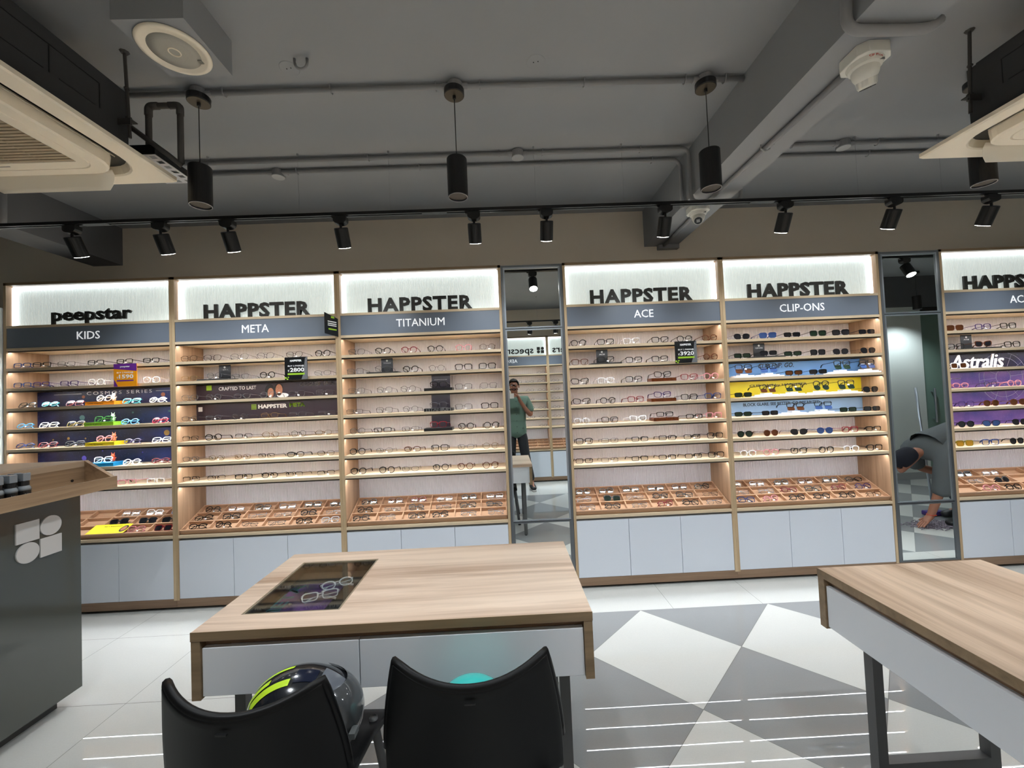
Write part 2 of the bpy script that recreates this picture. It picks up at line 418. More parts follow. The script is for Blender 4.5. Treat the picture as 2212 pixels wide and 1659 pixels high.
    for k in range(7):
        xx = a+(b2-a-.008)*k/6; o.tbox(Mt, xx, xx+.008, .008, L-.008, .008, .035)
    if not flip:
        single('display_tray', o, wood('tray_oak', (196,158,126), (160,120,90), 'X'), 'slanted oak tray of eighteen compartments, '+tl, 'tray', 'slanted compartment trays', loc=(xc, yo, zf))
    else:
        single('display_tray', o, MATS['tray_oak'], 'slanted oak compartment tray on the back wall, %s' % {'AERO': 'left', 'ACUITY': 'middle', 'ACE': 'right'}[head], 'tray', 'slanted compartment trays', loc=(xc, yo, zf))
    return root, Mt, a, cw, L
CI = []
for cb in CABS: CI.append(cabinet(*cb[:3], cb[3], cb[4], cb[5], cb[6]))
OPP = -3.745
OC = [(-.47, 'opposite display cabinet mirrored left of the divider behind the photographer', 'AERO'), (.75, 'opposite display cabinet mirrored right of the divider, with a black price card', 'ACUITY'), (1.97, 'opposite display cabinet furthest right on the back wall', 'ACE')]
for x, lb, h in OC: CI.append(cabinet(x, 1.22, lb, 'specsmakers', h, flip=True, yo=OPP))
# mirrors between cabinets
def mirror(x0, x1, label):
    r = thing('wall_mirror', label, 'mirror', ((x0+x1)/2, 0, 0), 'tall framed mirrors between cabinets')
    part('mirror_glass', B().box(x0+.03, x1-.03, .006, .012, 1.962, 2.405), MIR, r)
    part('mirror_glass', B().box(x0+.03, x1-.03, .006, .012, .525, 1.935), MIR, r)
    part('mirror_glass', B().box(x0+.03, x1-.03, .006, .012, .085, .505), MIR, r)
    dk = mat('dark_aluminium_frame', (112,116,120), .35, metal=.7)
    for z0, z1 in ((1.952, 2.415), (.515, 1.945), (.075, .51)):
        f = B(); f.box(x0+.018, x0+.03, 0, .014, z0, z1); f.box(x1-.03, x1-.018, 0, .014, z0, z1)
        f.box(x0+.03, x1-.03, 0, .014, z0, z0+.01); f.box(x0+.03, x1-.03, 0, .014, z1-.01, z1)
        part('frame', f, ALU if z0 > .4 else dk, r)
    part('surround', B().box(x0+.001, x0+.018, 0, .03, .075, 2.43).box(x1-.018, x1-.001, 0, .03, .075, 2.43).box(x0+.018, x1-.018, 0, .03, 2.415, 2.43).box(x0+.018, x1-.018, .015, .03, .075, 2.415), dk, r)
    part('plinth', B().box(x0+.001, x1-.001, .004, .02, .0, .074), PLIN, r)
mirror(.009, .474, 'tall narrow mirror reflecting a man in a green shirt taking the photo')
mirror(2.909, 3.384, 'tall narrow mirror on the right reflecting a person bent over mopping')
# ------------------------------------------------------------ eyewear
GC = {'k': ((18,18,20), 'black'), 'g': ((92,94,100), 'grey'), 's': ((126,128,134), 'silver'), 'o': ((176,140,92), 'gold'), 'q': ((96,72,56), 'bronze'),
      't': ((84,44,26), 'tortoiseshell'), 'b': ((42,60,110), 'navy blue'), 'c': ((206,206,210), 'clear'), 'p': ((206,136,144), 'pink'), 'r': ((118,28,36), 'red'),
      'w': ((236,238,240), 'white'), 'v': ((62,46,96), 'purple'), 'n': ((60,120,60), 'green'), 'y': ((120,104,30), 'black and yellow'), 'T': ((70,190,200), 'turquoise'),
      'l': ((190,30,60), 'crimson'), 'O': ((90,170,220), 'light blue')}
LC = {'d': ((26,26,30), 'black-lensed'), 'B': ((70,40,22), 'brown-lensed'), 'U': ((44,64,104), 'blue-lensed'), 'G': ((26,40,30), 'dark green-lensed'), 'Y': ((150,110,30), 'amber-lensed')}
SN = {'R': 'round', 'O': 'oval', 'Q': 'rectangular', 'W': 'square', 'C': 'cat-eye', 'A': 'aviator', 'H': 'half-rim'}
SD = {'R': (.047,.043,2.2), 'O': (.051,.034,2.4), 'Q': (.053,.031,4.5), 'W': (.052,.040,4.0), 'C': (.054,.038,3.0), 'A': (.054,.044,2.6), 'H': (.052,.032,4.0)}
def gm(c):
    rgb, n = GC[c]
    return mat('frame_'+n.replace(' ', '_').replace('-', '_'), rgb, .25, metal=.6 if c in 'soqg' else 0)
LENS = see_through('clear_lens', (250,252,252))
def lm(l):
    rgb, n = LC[l]
    return mat('lens_'+n.replace(' ', '_').replace('-', '_'), rgb, .08, spec=.6, coat=.4)
GM = {}
def gmesh(style, thin, folded):
    key = (style, thin, folded)
    if key in GM: return GM[key]
    w_, h_, e = SD[style]; cx = w_/2+.0085; t = .0022 if thin else .0036; d = .0016 if thin else .003
    fr = B(); lenses = []; N = 18
    for sd in (-1, 1):
        pts = []
        for i in range(N):
            a = 2*PI*i/N; ca, sa = math.cos(a), math.sin(a)
            u = w_/2*math.copysign(abs(ca)**(2/e), ca); v = h_/2*math.copysign(abs(sa)**(2/e), sa)
            if style == 'C' and v > 0: v += .006*max(0, u)/(w_/2); 
            if style == 'C': u *= 1-.10*max(0, -v)/(h_/2)
            if style == 'A': u += .004*(v < 0)*(-v)/(h_/2)*(-1); v -= .004*max(0, u)/(w_/2)*(v < 0)*-1
            if style in 'RW' : u *= 1-.07*max(0, -v)/(h_/2)
            pts.append((sd*(cx+u), v+h_/2))
        n0 = len(fr.v); cxm = sd*cx; cz = h_/2
        vs_ = []; fs = []
        for x, z in pts:
            dx, dz = x-cxm, z-cz; l = math.hypot(dx, dz); ux, uz = dx/l, dz/l
            tt = t*(1.5 if (z > cz and not thin) else 1)
            if style == 'H' : tt = t*1.8 if z > cz else .0009
            vs_ += [(x-ux*tt*.4, 0, z-uz*tt*.4), (x+ux*tt*.6, 0, z+uz*tt*.6), (x+ux*tt*.6, d, z+uz*tt*.6), (x-ux*tt*.4, d, z-uz*tt*.4)]
        for i in range(N):
            a, b_ = i*4, ((i+1) % N)*4
            for k in range(4): fs.append((a+k, a+(k+1) % 4, b_+(k+1) % 4, b_+k))
        fr.add(vs_, fs)
        lb = B(); lb.add([(x, d*.6, z) for x, z in pts], [tuple(range(N))]); lenses.append(lb)
    zb = h_*.66
    fr.tube([(-.0115, d/2, zb-.003), (-.005, d/2-.001, zb+.002), (.005, d/2-.001, zb+.002), (.0115, d/2, zb-.003)], t*.7, 4)
    if style == 'A': fr.tube([(-.02, d/2, h_*.93), (0, d/2, h_*.97), (.02, d/2, h_*.93)], t*.5, 4)
    xe = cx+w_/2
    for sd in (-1, 1): fr.tube([(sd*(xe-.002), d/2, h_*.76), (sd*(xe+.004), d/2+.001, h_*.77), (sd*(xe+.004), .006, h_*.76)], t*.75, 4)
    tp = []
    tw = .0013 if thin else .0024
    for sd in (-1, 1):
        b = B(); X = sd*(xe+.004); z = h_*.76
        if folded:
            yb = .009 if sd > 0 else .014
            pl = [(X, .004, z), (X-sd*.004, yb, z-.001), (X-sd*.09, yb+.004, z-.003), (X-sd*.118, yb+.006, z-.02)]
        else: pl = [(X, .004, z), (X*.99, .06, z-.001), (X*.985, .105, z-.001), (X*.97, .125, z-.008), (X*.96, .138, max(.002, z-.026))]
        b.tube(pl, [tw, tw, tw*1.1, tw*1.7, tw*1.5][:len(pl)], 4); tp.append(b.mesh('temple'))
    tg = B().add([(.006,-.0015,.004),(.022,-.003,.001),(.024,-.003,.010),(.008,-.0015,.013)], [(0,1,2,3)])
    GM[key] = (fr.mesh('front'), [l.mesh('lens') for l in lenses], tp, tg.mesh('price_tag'), h_)
    return GM[key]
MC = {}
def mesh_with(me, m):
    k = (me.name, m.name)
    if k not in MC:
        c_ = me.copy(); c_.materials.clear(); c_.materials.append(m); MC[k] = c_
    return MC[k]
LOWV = {}
def glasses(code, base, rot, where, group):
    M_ = base @ rot
    st, fc = code[0], code[1]; rest = code[2:]
    lens = next((l for l in rest if l in LC), None)
    folded = 'f' in rest; thin = fc in 'soqg' or st in 'AH'
    if fc == 'l' and code[0] == 'O': pass
    front, lens_m, tmp, tg, h = gmesh(st, thin, folded)
    k3 = rot.to_3x3(); low = min((k3 @ v.co).z for me in [front]+tmp for v in me.vertices)
    if 'x' in rest: low = min(low, -.026)
    M_ = base @ Matrix.Translation((0, 0, .0006-low)) @ k3.to_4x4()
    sun = lens is not None and 'x' not in rest
    nm = 'sunglasses' if sun else 'eyeglasses'
    desc = '%s %s%s %s' % (GC[fc][1], SN[st], (' '+LC[lens][1]) if sun else '', nm)
    if 'x' in rest: desc = '%s %s eyeglasses with %s flip clip' % (GC[fc][1], SN[st], LC[lens][1])
    o = bpy.data.objects.new(nm, None); COL.objects.link(o); o.matrix_world = M_; o.empty_display_size = .03
    tag(o, desc+', '+where, nm, group)
    m = gm(fc)
    def ch(n, me, mm, dx=None):
        c_ = bpy.data.objects.new(n, mesh_with(me, mm)); COL.objects.link(c_); c_.parent = o
        if dx: c_.location = dx
        return c_
    ch('front_frame', front, m)
    for l in lens_m: ch('lens', l, lm(lens) if sun else LENS)
    for tt in tmp: ch('temple', tt, m)
    if 'x' in rest:
        for l in lens_m:
            c_ = ch('clip_lens', l, lm(lens)); c_.location = (0, -.010, -.026); c_.rotation_euler = (-.35, 0, 0)
    if not sun and random.random() < .6: ch('price_tag', tg, PAPERW)
    return o
ORD = ['first', 'second', 'third', 'fourth', 'fifth', 'sixth', 'seventh', 'eighth']
CN = {1: 'KIDS cabinet', 2: 'second cabinet', 3: 'TITANIUM cabinet', 4: 'cabinet right of mirror', 5: 'CLIP-ONS cabinet', 6: 'rightmost cabinet'}
CODES = {
 1: ['Qb Qk Qg Qk Qk Qk', 'Qb Qv Qv Rw Rw', 'Wkf OTf Wrf Rwfr WTf Rwf', 'OOf Wwf Wyf Wnfr ROf Rlf', 'Obf Wrf Wkf Rpfr Ovf Wwf', 'Wwfr Rwf Orf', 'Qk Qp Qw'],
 2: ['Aq Ak As As Ak Rk', 'Ho Rsr Hs Rk Os', 'As Rs Os Rs Ws Ws', 'Og Os Rg Oo Qs Qs', 'Hk Rk Hk Ao Rg Oo', 'Os Oo Oo Hk Ok Oq', 'Hk Hk Qk Ok Hk Hk'],
 3: ['Ag Rk Rr Rk Rp Rq', 'Ws Rsr Rk Rs Wk Wk', 'Ws Rs Rs Wkr Wg Ws', 'Qg Wg Rs Wsr Ws Wk', 'Rg Qk Qg Wrr Rk Rk', 'Rk Os Ot Wk Os Ro', 'Rk Rk Os Rk Rt Rt'],
 4: ['Rk Wk Wc Wk Rk Rt', 'Wt Wkr Wk Wk Rt', 'Ck Wc Wk Ckr Wr Rp', 'Ck Rk Wr Cvr Wk Wb', 'Rc Wk Cw Qkr Qk Wp', 'Wk Qg Qk Qk Qk Wk', 'Qk Qg Qk Qk Qk Wk'],
 5: ['Akd WbU Qkd WkG Wkd Qkd', 'QkG Qkdr QkG Wkd Akd Akd', 'WkBx WkUx QkB Qkd WkGx WkUx', 'QkG QkBx QkGx RkGx WkGx Akd', 'QkG Qkd QkBx QkUx QkG Qkd', 'RkG RtB Akd RbU Wr Qk', 'Rc Rp Ck Rk Rc Wk'],
 6: ['WtB Wv Wk', 'Wk Ctdr Wk', 'WwB', 'Op Rg Rp', 'Wv RtB RtB', 'Rkd AkU Akd', 'WyY Wb Rkd']}
XPOS = {
 1: [[.039,.236,.414,.627,.838,1.032], [.049,.23,.433,.629,1.033], [.108,.276,.455,.674,.871,1.061], [.07,.265,.46,.666,.855,1.075], [.076,.257,.452,.671,.873,1.087], [.662,.864,1.077], [.69,.842,1.051]],
 2: [[.062,.266,.465,.658,.872,1.083], [.078,.277,.469,.668,1.079], [.069,.267,.477,.671,.881,1.088], [.059,.264,.455,.678,.884,1.101], [.063,.261,.483,.681,.887,1.073], [.081,.281,.472,.647,.862,1.086], [.064,.278,.476,.667,.848,1.082]],
 3: [[.121,.318,.515,.711,.925,1.105], [.106,.313,.521,.716,.919,1.099], [.112,.321,.498,.725,.914,1.103], [.09,.315,.51,.719,.908,1.104], [.11,.297,.505,.714,.921,1.112], [.105,.306,.513,.718,.914,1.099], [.107,.318,.494,.72,.904,1.093]],
 4: [[.105,.311,.511,.729,.919,1.12], [.108,.307,.521,.721,1.13], [.101,.3,.513,.735,.938,1.107], [.108,.307,.52,.726,.93,1.12], [.101,.314,.53,.736,.961,1.118], [.112,.306,.536,.746,.935,1.127], [.105,.299,.529,.738,.937,1.112]],
 5: [[.155,.357,.546,.749,.927,1.146], [.15,.355,.543,.739,.917,1.14], [.162,.357,.541,.73,.933,1.13], [.139,.34,.542,.759,.955,1.141], [.13,.338,.547,.764,.945,1.149], [.135,.336,.552,.754,.949,1.145], [.151,.327,.543,.755,.95,1.153]],
 6: [[.126,.348,.548], [.119,.34,.569], [.133], [.136,.372,.563], [.169,.367,.581], [.157,.355,.58], [.135,.336,.546]]}
RISE = {}
for ci, rows in CODES.items():
    x0 = CABS[ci-1][0]
    for ri, row in enumerate(rows):
        for gi, code in enumerate(row.split()):
            x = x0+min(max(XPOS[ci][ri][gi], .093), CABS[ci-1][1]-.095); z = SH[ri]; y = .034; rz = random.uniform(-.10, .10)
            tilt = -.06
            if x-x0 < .13: rz = -abs(rz)
            if x0+CABS[ci-1][1]-x < .13: rz = abs(rz)
            if 'r' in code[2:]:
                hgt = {1: .026, 2: .012, 3: .012 if ri == 1 else .022, 4: .012 if ri == 1 else .026, 5: .012, 6: .012}[ci]
                RISE[(ci, ri)] = (x, hgt); z += hgt
            if 'x' in code[2:]: z += .034; y = .05; RISE[(ci, ri, gi)] = (x, .03)
            if 'f' in code[2:]: tilt = -.55 if 'r' not in code[2:] else -.3; y = .04
            M_ = Matrix.Translation((x, y, z)); Rr = Matrix.Rotation(rz, 4, 'Z') @ Matrix.Rotation(tilt, 4, 'X')
            wh = '%s from left on %s shelf, %s' % (ORD[gi], ORD[ri], CN[ci])
            glasses(code, M_, Rr, wh, ('sunglasses' if any(c in LC for c in code[2:]) and 'x' not in code else 'eyeglasses')+' standing on the lit shelves')
# trays: 3 rows (0 = back) x 6
TR = {1: ['- - - Wsf Wwf WbUf', '- - - Wkdf Wkdf Wkdf', '- - - - Wpf Wrdf'],
      2: ['Rkf Osf Wkf Csf Wkf Okf', 'Okf Wkf Csf Osf Rkf Wsf', 'Okf Rkf Ogf Osf Rkf Wcf'],
      3: ['Rkf Rtf Rrf Osf Rkf Csf', 'Rkf Ogf Rkf Rgf Wkf Okf', 'Rkf Rsf Wkf Rkf Rsf Rsf'],
      4: ['Rkf Rkf Wkf Wkf Rtf Rkf', 'Rsf WkGf Csf Rkf Wkf Rqf', 'Rsf Rkf Rsf Rrf Rkf Rsf'],
      5: ['Rsf Rsf Rkf Rtf Rkf Okf', 'Csf Rsf Rrf Wkf Rrf Rvf', 'Wbf Rpf Rkf Rkf Rkf Rqf'],
      6: ['- Wkdf Osf - - -', '- Rsf Rkdf - - -', '- Rpf Rkf - - -']}
RN = ['back row', 'middle row', 'front row']
for ci, rows in TR.items():
    root, Mt, a, cw, L = CI[ci-1]
    for ri, row in enumerate(rows):
        for gi, code in enumerate(row.split()):
            if code == '-': continue
            lx = a+cw*(gi+.5)+random.uniform(-.012, .012); ly = (L-.008)*(2-ri+.5)/3+.0-.020
            M_ = Mt @ Matrix.Translation((lx, ly, .008)); Rr = Matrix.Rotation(random.uniform(-.15, .15), 4, 'Z') @ Matrix.Rotation(-1.0, 4, 'X')
            wh = 'folded, tray %s, column %s, %s' % (RN[ri], ['one','two','three','four','five','six'][gi], CN[ci])
            glasses(code, M_, Rr, wh, ('sunglasses' if any(c in LC for c in code[2:]) else 'eyeglasses')+' folded in the slanted trays')
# eyewear of the opposite wall: beyond the three hundred nearest, one object
ob = B(); rr = random.Random(3)
for x0, _, _ in OC:
    for z in SH:
        for k in range(6):
            if rr.random() < .12: continue
            xc = x0+.12+k*.197; w_ = .05; hh = rr.choice([.032, .038, .042])
            for sd in (-1, 1):
                pts = [(xc+sd*.033+w_/2*math.cos(2*PI*i/10), OPP-.03, z+.004+hh/2+hh/2*math.sin(2*PI*i/10)) for i in range(10)]
                ob.tube(pts, .0016, 3, closed=True)
                ob.tube([(xc+sd*.064, OPP-.03, z+.03), (xc+sd*.062, OPP-.13, z+.028), (xc+sd*.06, OPP-.16, z+.006)], .0016, 3)
            ob.tube([(xc-.01, OPP-.03, z+.025), (xc+.01, OPP-.03, z+.025)], .0016, 3)
    for r in range(3):
        for k in range(6):
            xc = x0+.12+k*.197; yy = .02+.045+r*.085
            zz = .5365+.022+(yy-.02)*.47
            for sd in (-1, 1):
                pts = [(xc+sd*.033+.025*math.cos(2*PI*i/10), OPP-yy-.014*math.sin(2*PI*i/10), zz+.009*math.sin(2*PI*i/10)+.006) for i in range(10)]
                ob.tube(pts, .002, 3, closed=True)
o = link('mirrored_eyewear_rows', ob.mesh('m'), mat('frame_dark_mixed', (60,58,58), .3)); tag(o, 'rows of thin eyeglasses on the opposite cabinets, seen only in the mirror', 'eyeglasses'); o['kind'] = 'stuff'
# ------------------------------------------------------------ risers and cards
def txt_on(name, txt, m, parent, cx, y, z, **k): return text_part(name, txt, m, parent, cx, y, z, **k)
kid = {2: ('orange', (240,150,30), 'Little Captain'), 3: ('lime green', (140,196,50), 'Little Explorer'), 4: ('yellow', (232,210,40), 'Little Dreamer'), 5: ('bright blue', (20,140,200), 'Little Genius')}
for ri, (cn, rgb, tx) in kid.items():
    x, hgt = RISE[(1, ri)]; z = SH[ri]+.0005
    r = single('riser_block', B().box(x-.105, x+.105, .012, .12, z, z+hgt), mat('riser_'+cn.replace(' ', '_'), rgb, .4), '%s riser block under folded glasses on %s shelf of KIDS cabinet' % (cn, ORD[ri]), 'riser', 'coloured risers', loc=(x, .05, z))
    if ri < 5: text_part('printed_text', tx, BLACK, r, x-.03, .0115, z+.006, height=.009, width=.11, bold=.02)
    # small toy standing on the glasses
    toyc = {2: (230,225,220), 3: (200,225,200), 4: (200,120,90), 5: (225,80,40)}[ri]
    b = B(); tz = z+hgt+.0005; tx_ = x+.045
    b.lathe([(.004,0),(.012,.006),(.013,.022),(.006,.032),(.011,.038),(.012,.048),(.006,.056),(0.0,.058)], 10, (tx_, .075, tz))
    b.tube([(tx_-.006,.075,tz+.05),(tx_-.012,.075,tz+.068)], [.004,.001], 5); b.tube([(tx_+.006,.075,tz+.05),(tx_+.012,.075,tz+.068)], [.004,.001], 5)
    b.tube([(tx_+.01,.075,tz+.02),(tx_+.025,.07,tz+.03)], [.004,.003], 5)
    single('toy_figure', b, mat('toy_paint_%d' % ri, toyc, .4), 'tiny %s toy figure standing on the %s riser' % ({2:'white',3:'pale green',4:'brown',5:'orange-red'}[ri], cn), 'toy', smooth=True, loc=(tx_, .075, tz))
CARD = mat('black_card', (26,27,30), .35)
def pad_card(ci, txt, lab, face=(.0)):
    x, hgt = RISE[(ci, 1)] ; z = SH[1]+.0005
    p = single('riser_pad', B().box(x-.115, x+.115, .012, .13, z, z+hgt-.001), mat('black_pad', (30,32,36), .4, bump=.6, bscale=300), 'ribbed black pad raising a pair of glasses on second shelf, '+lab, 'riser', 'black riser pads', loc=(x, .05, z))
    c_ = single('sign_card', B().box(x-.045, x+.045, .15, .153, z+hgt+.0005 if False else z, z+.124), CARD, 'small black card printed %s behind raised glasses, %s' % (txt, lab), 'sign', 'small black cards', loc=(x, .15, z))
    text_part('card_text', txt, PAPERW, c_, x, .1495, z+.082, width=min(.06, .012*len(txt)+.01), height=.010, bold=.03)
    part('card_mark', B().lathe([(.008,-.0005),(.008,.0005)], 12, (x, .1492, z+.106), Matrix.Rotation(PI/2, 4, 'X')), PAPERW, c_)
pad_card(2, 'META', 'second cabinet'); pad_card(3, 'TITANIUM', 'third cabinet'); pad_card(4, 'ACE', 'cabinet right of tall mirror')
pad_card(5, 'CLIP-ONS', 'sunglasses cabinet'); pad_card(6, 'ACE', 'rightmost cabinet')
for ri in (2, 3, 4):
    x, hgt = RISE[(3, ri)]; z = SH[ri]+.0005
    nm = {2: 'third', 3: 'fourth', 4: 'fifth'}[ri]
    p = single('riser_block', B().box(x-.105, x+.105, .012, .13, z, z+hgt-.001), CARD, 'black riser block on the %s shelf of TITANIUM cabinet' % nm, 'riser', loc=(x, .05, z))
    if ri == 3: text_part('printed_text', 'TITANIUM', mat('silver_print', (150,150,152), .4), p, x, .0118, z+.001, width=.195, height=.024, bold=.03, depth=.003)
    c_ = single('backdrop_card', B().box(x-.072, x+.072, .16, .164, z, z+.124), mat('dark_violet_card', (40,34,44), .3), 'dark backdrop card behind the riser on the %s shelf of TITANIUM cabinet' % nm, 'sign', loc=(x, .16, z))
    if ri == 2: text_part('card_text', 'Strong frames felt this light', PAPERW, c_, x, .1595, z+.085, width=.10, height=.006)
TORT = mat('tortoiseshell_box', (92,44,18), .2, noise=.85, nscale=60)
for ri in (2, 3, 4):
    x, hgt = RISE[(4, ri)]; z = SH[ri]+.0005; nm = {2: 'third', 3: 'fourth', 4: 'fifth'}[ri]
    single('riser_block', B().box(x-.095, x+.095, .012, .11, z, z+hgt-.001), TORT, 'tortoiseshell riser block on the %s shelf, cabinet right of tall mirror' % nm, 'riser', loc=(x, .05, z), bevel=.001)
ACR = mat('white_acrylic', (238,240,244), .25)
for key, (x, hgt) in list(RISE.items()):
    if len(key) == 3:
        z = SH[key[1]]+.0005
        b = B(); xa_ = max(x-.095, 1.704); xb_ = min(x+.095, 2.886); b.box(xa_, xb_, .012, .12, z, z+.010); b.box(x-.07, x+.07, .03, .11, z+.010, z+.018); b.box(x-.03, x+.03, .045, .10, z+.018, z+.0295)
        single('riser_block', b, ACR, 'white stepped acrylic riser, %s from left on %s shelf of CLIP-ONS cabinet' % (ORD[key[2]], ORD[key[1]]), 'riser', 'white stepped risers', loc=(x, .05, z))
# banners
def banner(x0, x1, z0, z1, m, label, yb=.195):
    return single('banner', B().box(x0, x1, yb, yb+.004, z0, z1), m, label, 'banner', loc=((x0+x1)/2, yb, z0))
def galaxy(name, c1, c2, c3, scale=4):
    if name in MATS: return MATS[name]
    m = bpy.data.materials.new(name); m.use_nodes = True; nt = m.node_tree; b = nt.nodes['Principled BSDF']
    tc = nt.nodes.new('ShaderNodeTexCoord'); n = nt.nodes.new('ShaderNodeTexNoise'); n.inputs['Scale'].default_value = scale; n.inputs['Detail'].default_value = 6
    nt.links.new(tc.outputs['Object'], n.inputs['Vector'])
    r = nt.nodes.new('ShaderNodeValToRGB'); e = r.color_ramp.elements; e[0].position = .35; e[1].position = .68; e[0].color = lin(c1); e[1].color = lin(c3)
    k = e.new(.52); k.color = lin(c2)
    nt.links.new(n.outputs['Fac'], r.inputs[0])
    v = nt.nodes.new('ShaderNodeTexVoronoi'); v.inputs['Scale'].default_value = 90; nt.links.new(tc.outputs['Object'], v.inputs['Vector'])
    lt = nt.nodes.new('ShaderNodeMath'); lt.operation = 'LESS_THAN'; lt.inputs[1].default_value = .09; nt.links.new(v.outputs['Distance'], lt.inputs[0])
    mx = nt.nodes.new('ShaderNodeMix'); mx.data_type = 'RGBA'; nt.links.new(lt.outputs[0], mx.inputs[0]); nt.links.new(r.outputs[0], mx.inputs[6]); mx.inputs[7].default_value = lin((150,160,220))
    nt.links.new(mx.outputs[2], b.inputs['Base Color']); b.inputs['Roughness'].default_value = .35
    MATS[name] = m; return m
G1 = galaxy('night_blue_print', (10,12,32), (18,26,66), (34,46,104))
bx0, bx1 = -3.628, -2.455
for k in range(4):
    z1 = SH[1+k]-.028; z0 = SH[2+k]+.001
    bn = banner(bx0, bx1, z0, z1, G1, 'dark blue starry banner strip behind the %s shelf of KIDS cabinet' % ORD[2+k])
    pl = B()
    spots = [[(.30,.6,.012),(.82,.55,.016)],[(.29,.5,.02),(.62,.7,.007),(.86,.7,.009)],[(.10,.4,.006),(.2,.45,.010),(.31,.4,.006),(.84,.55,.022)],[(.30,.4,.018),(.42,.8,.006),(.68,.6,.005),(.9,.7,.008)]][k]
    cols = [(150,90,60), (70,110,110), (150,120,60), (70,60,160)][k]
    for u, v, r in spots:
        pl.lathe([(r,-.0006),(r,.0006)], 16, (bx0+u*(bx1-bx0), .1945, z0+v*(z1-z0)), Matrix.Rotation(PI/2, 4, 'X'))
    part('printed_planets', pl, mat('planet_print_%d' % k, cols, .5), bn)
    if k == 0:
        text_part('banner_text', 'COSMOS SERIES', mat('grey_print', (206,206,212), .5), bn, -3.0, .1935, z0+.083, width=.50, height=.026, spacing=1.3)
        part('printed_lines', B().box(-3.5, -3.29, .1935, .1945, z0+.094, z0+.0965).box(-2.72, -2.47, .1935, .1945, z0+.094, z0+.0965), MATS['grey_print'], bn)
PUR = mat('dark_plum_print', (52,40,50), .35)
LIME = mat('lime_print', (156,200,50), .5)
for k in range(2):
    z1 = SH[1+k]-.028; z0 = SH[2+k]+.001
    bn = banner(-2.41, -1.24, z0, z1, PUR, ['dark plum banner strip with two smiling portraits, second cabinet from the left', 'dark plum banner strip with a lime word, below the portrait banner'][k])
    if k == 0:
        text_part('banner_text', 'CRAFTED TO LAST', PAPERW, bn, -2.09, .1935, z0+.075, width=.29, height=.028, bold=.015)
        text_part('banner_text', 'DESIGNED TO IMPRESS', PAPERW, bn, -1.425, .1935, z0+.085, width=.36, height=.028, bold=.015)
        part('printed_square', B().box(-2.33, -2.29, .1925, .1945, z0+.08, z0+.12), LIME, bn)
        # printed portraits (flat print)
        sk = mat('printed_skin', (176,120,92), .5); hr = mat('printed_hair', (10,7,8), .5)
        def disc(b, cx, cz, rx, rz, y): 
            pts = [(cx+rx*math.cos(2*PI*i/20), cz+rz*math.sin(2*PI*i/20)) for i in range(20)]; b.prism(pts, 'y', y, y+.0004)
        h = B(); disc(h, -1.84, z0+.057, .038, .054, .1940); disc(h, -1.77, z0+.080, .034, .034, .1940); part('printed_hair', h, hr, bn)
        f = B(); disc(f, -1.833, z0+.042, .024, .038, .1934); disc(f, -1.768, z0+.062, .027, .046, .1934); part('printed_faces', f, sk, bn)
        g = B()
        for cx, cz in ((-1.833, z0+.048), (-1.768, z0+.074)):
            for s_ in (-1, 1):
                g.tube([(cx+s_*.011+.009*math.cos(2*PI*i/12), .1932, cz+.007*math.sin(2*PI*i/12)) for i in range(12)], .0012, 3, closed=True)
        disc(g, -1.768, z0+.030, .016, .010, .1932); part('printed_spectacles', g, hr, bn)
        sm = B(); disc(sm, -1.833, z0+.022, .010, .004, .1930); disc(sm, -1.768, z0+.042, .010, .004, .1930); part('printed_smiles', sm, PAPERW, bn)
        sh_ = B(); disc(sh_, -1.74, z0+.019, .045, .018, .1938); part('printed_shirt', sh_, PAPERW, bn)
    else:
        text_part('banner_text', 'HAPPSTER', PAPERW, bn, -1.82, .1935, z0+.074, width=.225, height=.032, bold=.05)
        text_part('banner_text', 'META', LIME, bn, -1.63, .1935, z0+.077, width=.12, height=.032, bold=.05)
        q = B()
        for i in range(4):
            for j in range(5): q.box(-1.985+i*.010, -1.978+i*.010, .1925, .1945, z0+.070+j*.0085, z0+.0755+j*.0085)
        part('printed_grid_mark', q, LIME, bn)
        part('printed_square', B().box(-2.395, -2.365, .1925, .1945, z0+.07, z0+.105), PAPERW, bn)
c5 = [((104,150,205), 'CLIP. FLIP. GO.', 'sky blue banner strip with hand-lettered words, CLIP-ONS cabinet', (-.10, .29)), ((226,206,40), 'CLIP-ONS by HAPPSTER', 'bright yellow banner strip behind the fourth shelf of CLIP-ONS cabinet', (-.09, .47)), ((140,172,208), 'BLOCK GLARE. SEE BETTER. GO POLARIZED.', 'pale blue banner strip behind the fifth shelf of CLIP-ONS cabinet', (-.07, .63))]
for k, (rgb, tx, lb, (dx, tw)) in enumerate(c5):
    z1 = SH[1+k]-.028; z0 = SH[2+k]+.001
    bn = banner(1.706, 2.884, z0, z1, mat('banner_print_%d' % k, rgb, .4, noise=.12, nscale=3), lb)
    text_part('banner_text', tx, mat('navy_print', (26,30,44), .5), bn, 2.295+dx, .1935, z0+.073, width=tw, height=.038 if k == 0 else .024, bold=.02, shear=.25 if k == 0 else 0)
G6 = galaxy('galaxy_dark_print', (16,14,34), (28,26,64), (60,56,110)); G7 = galaxy('galaxy_purple_print', (48,42,124), (112,78,146), (204,168,200), 3)
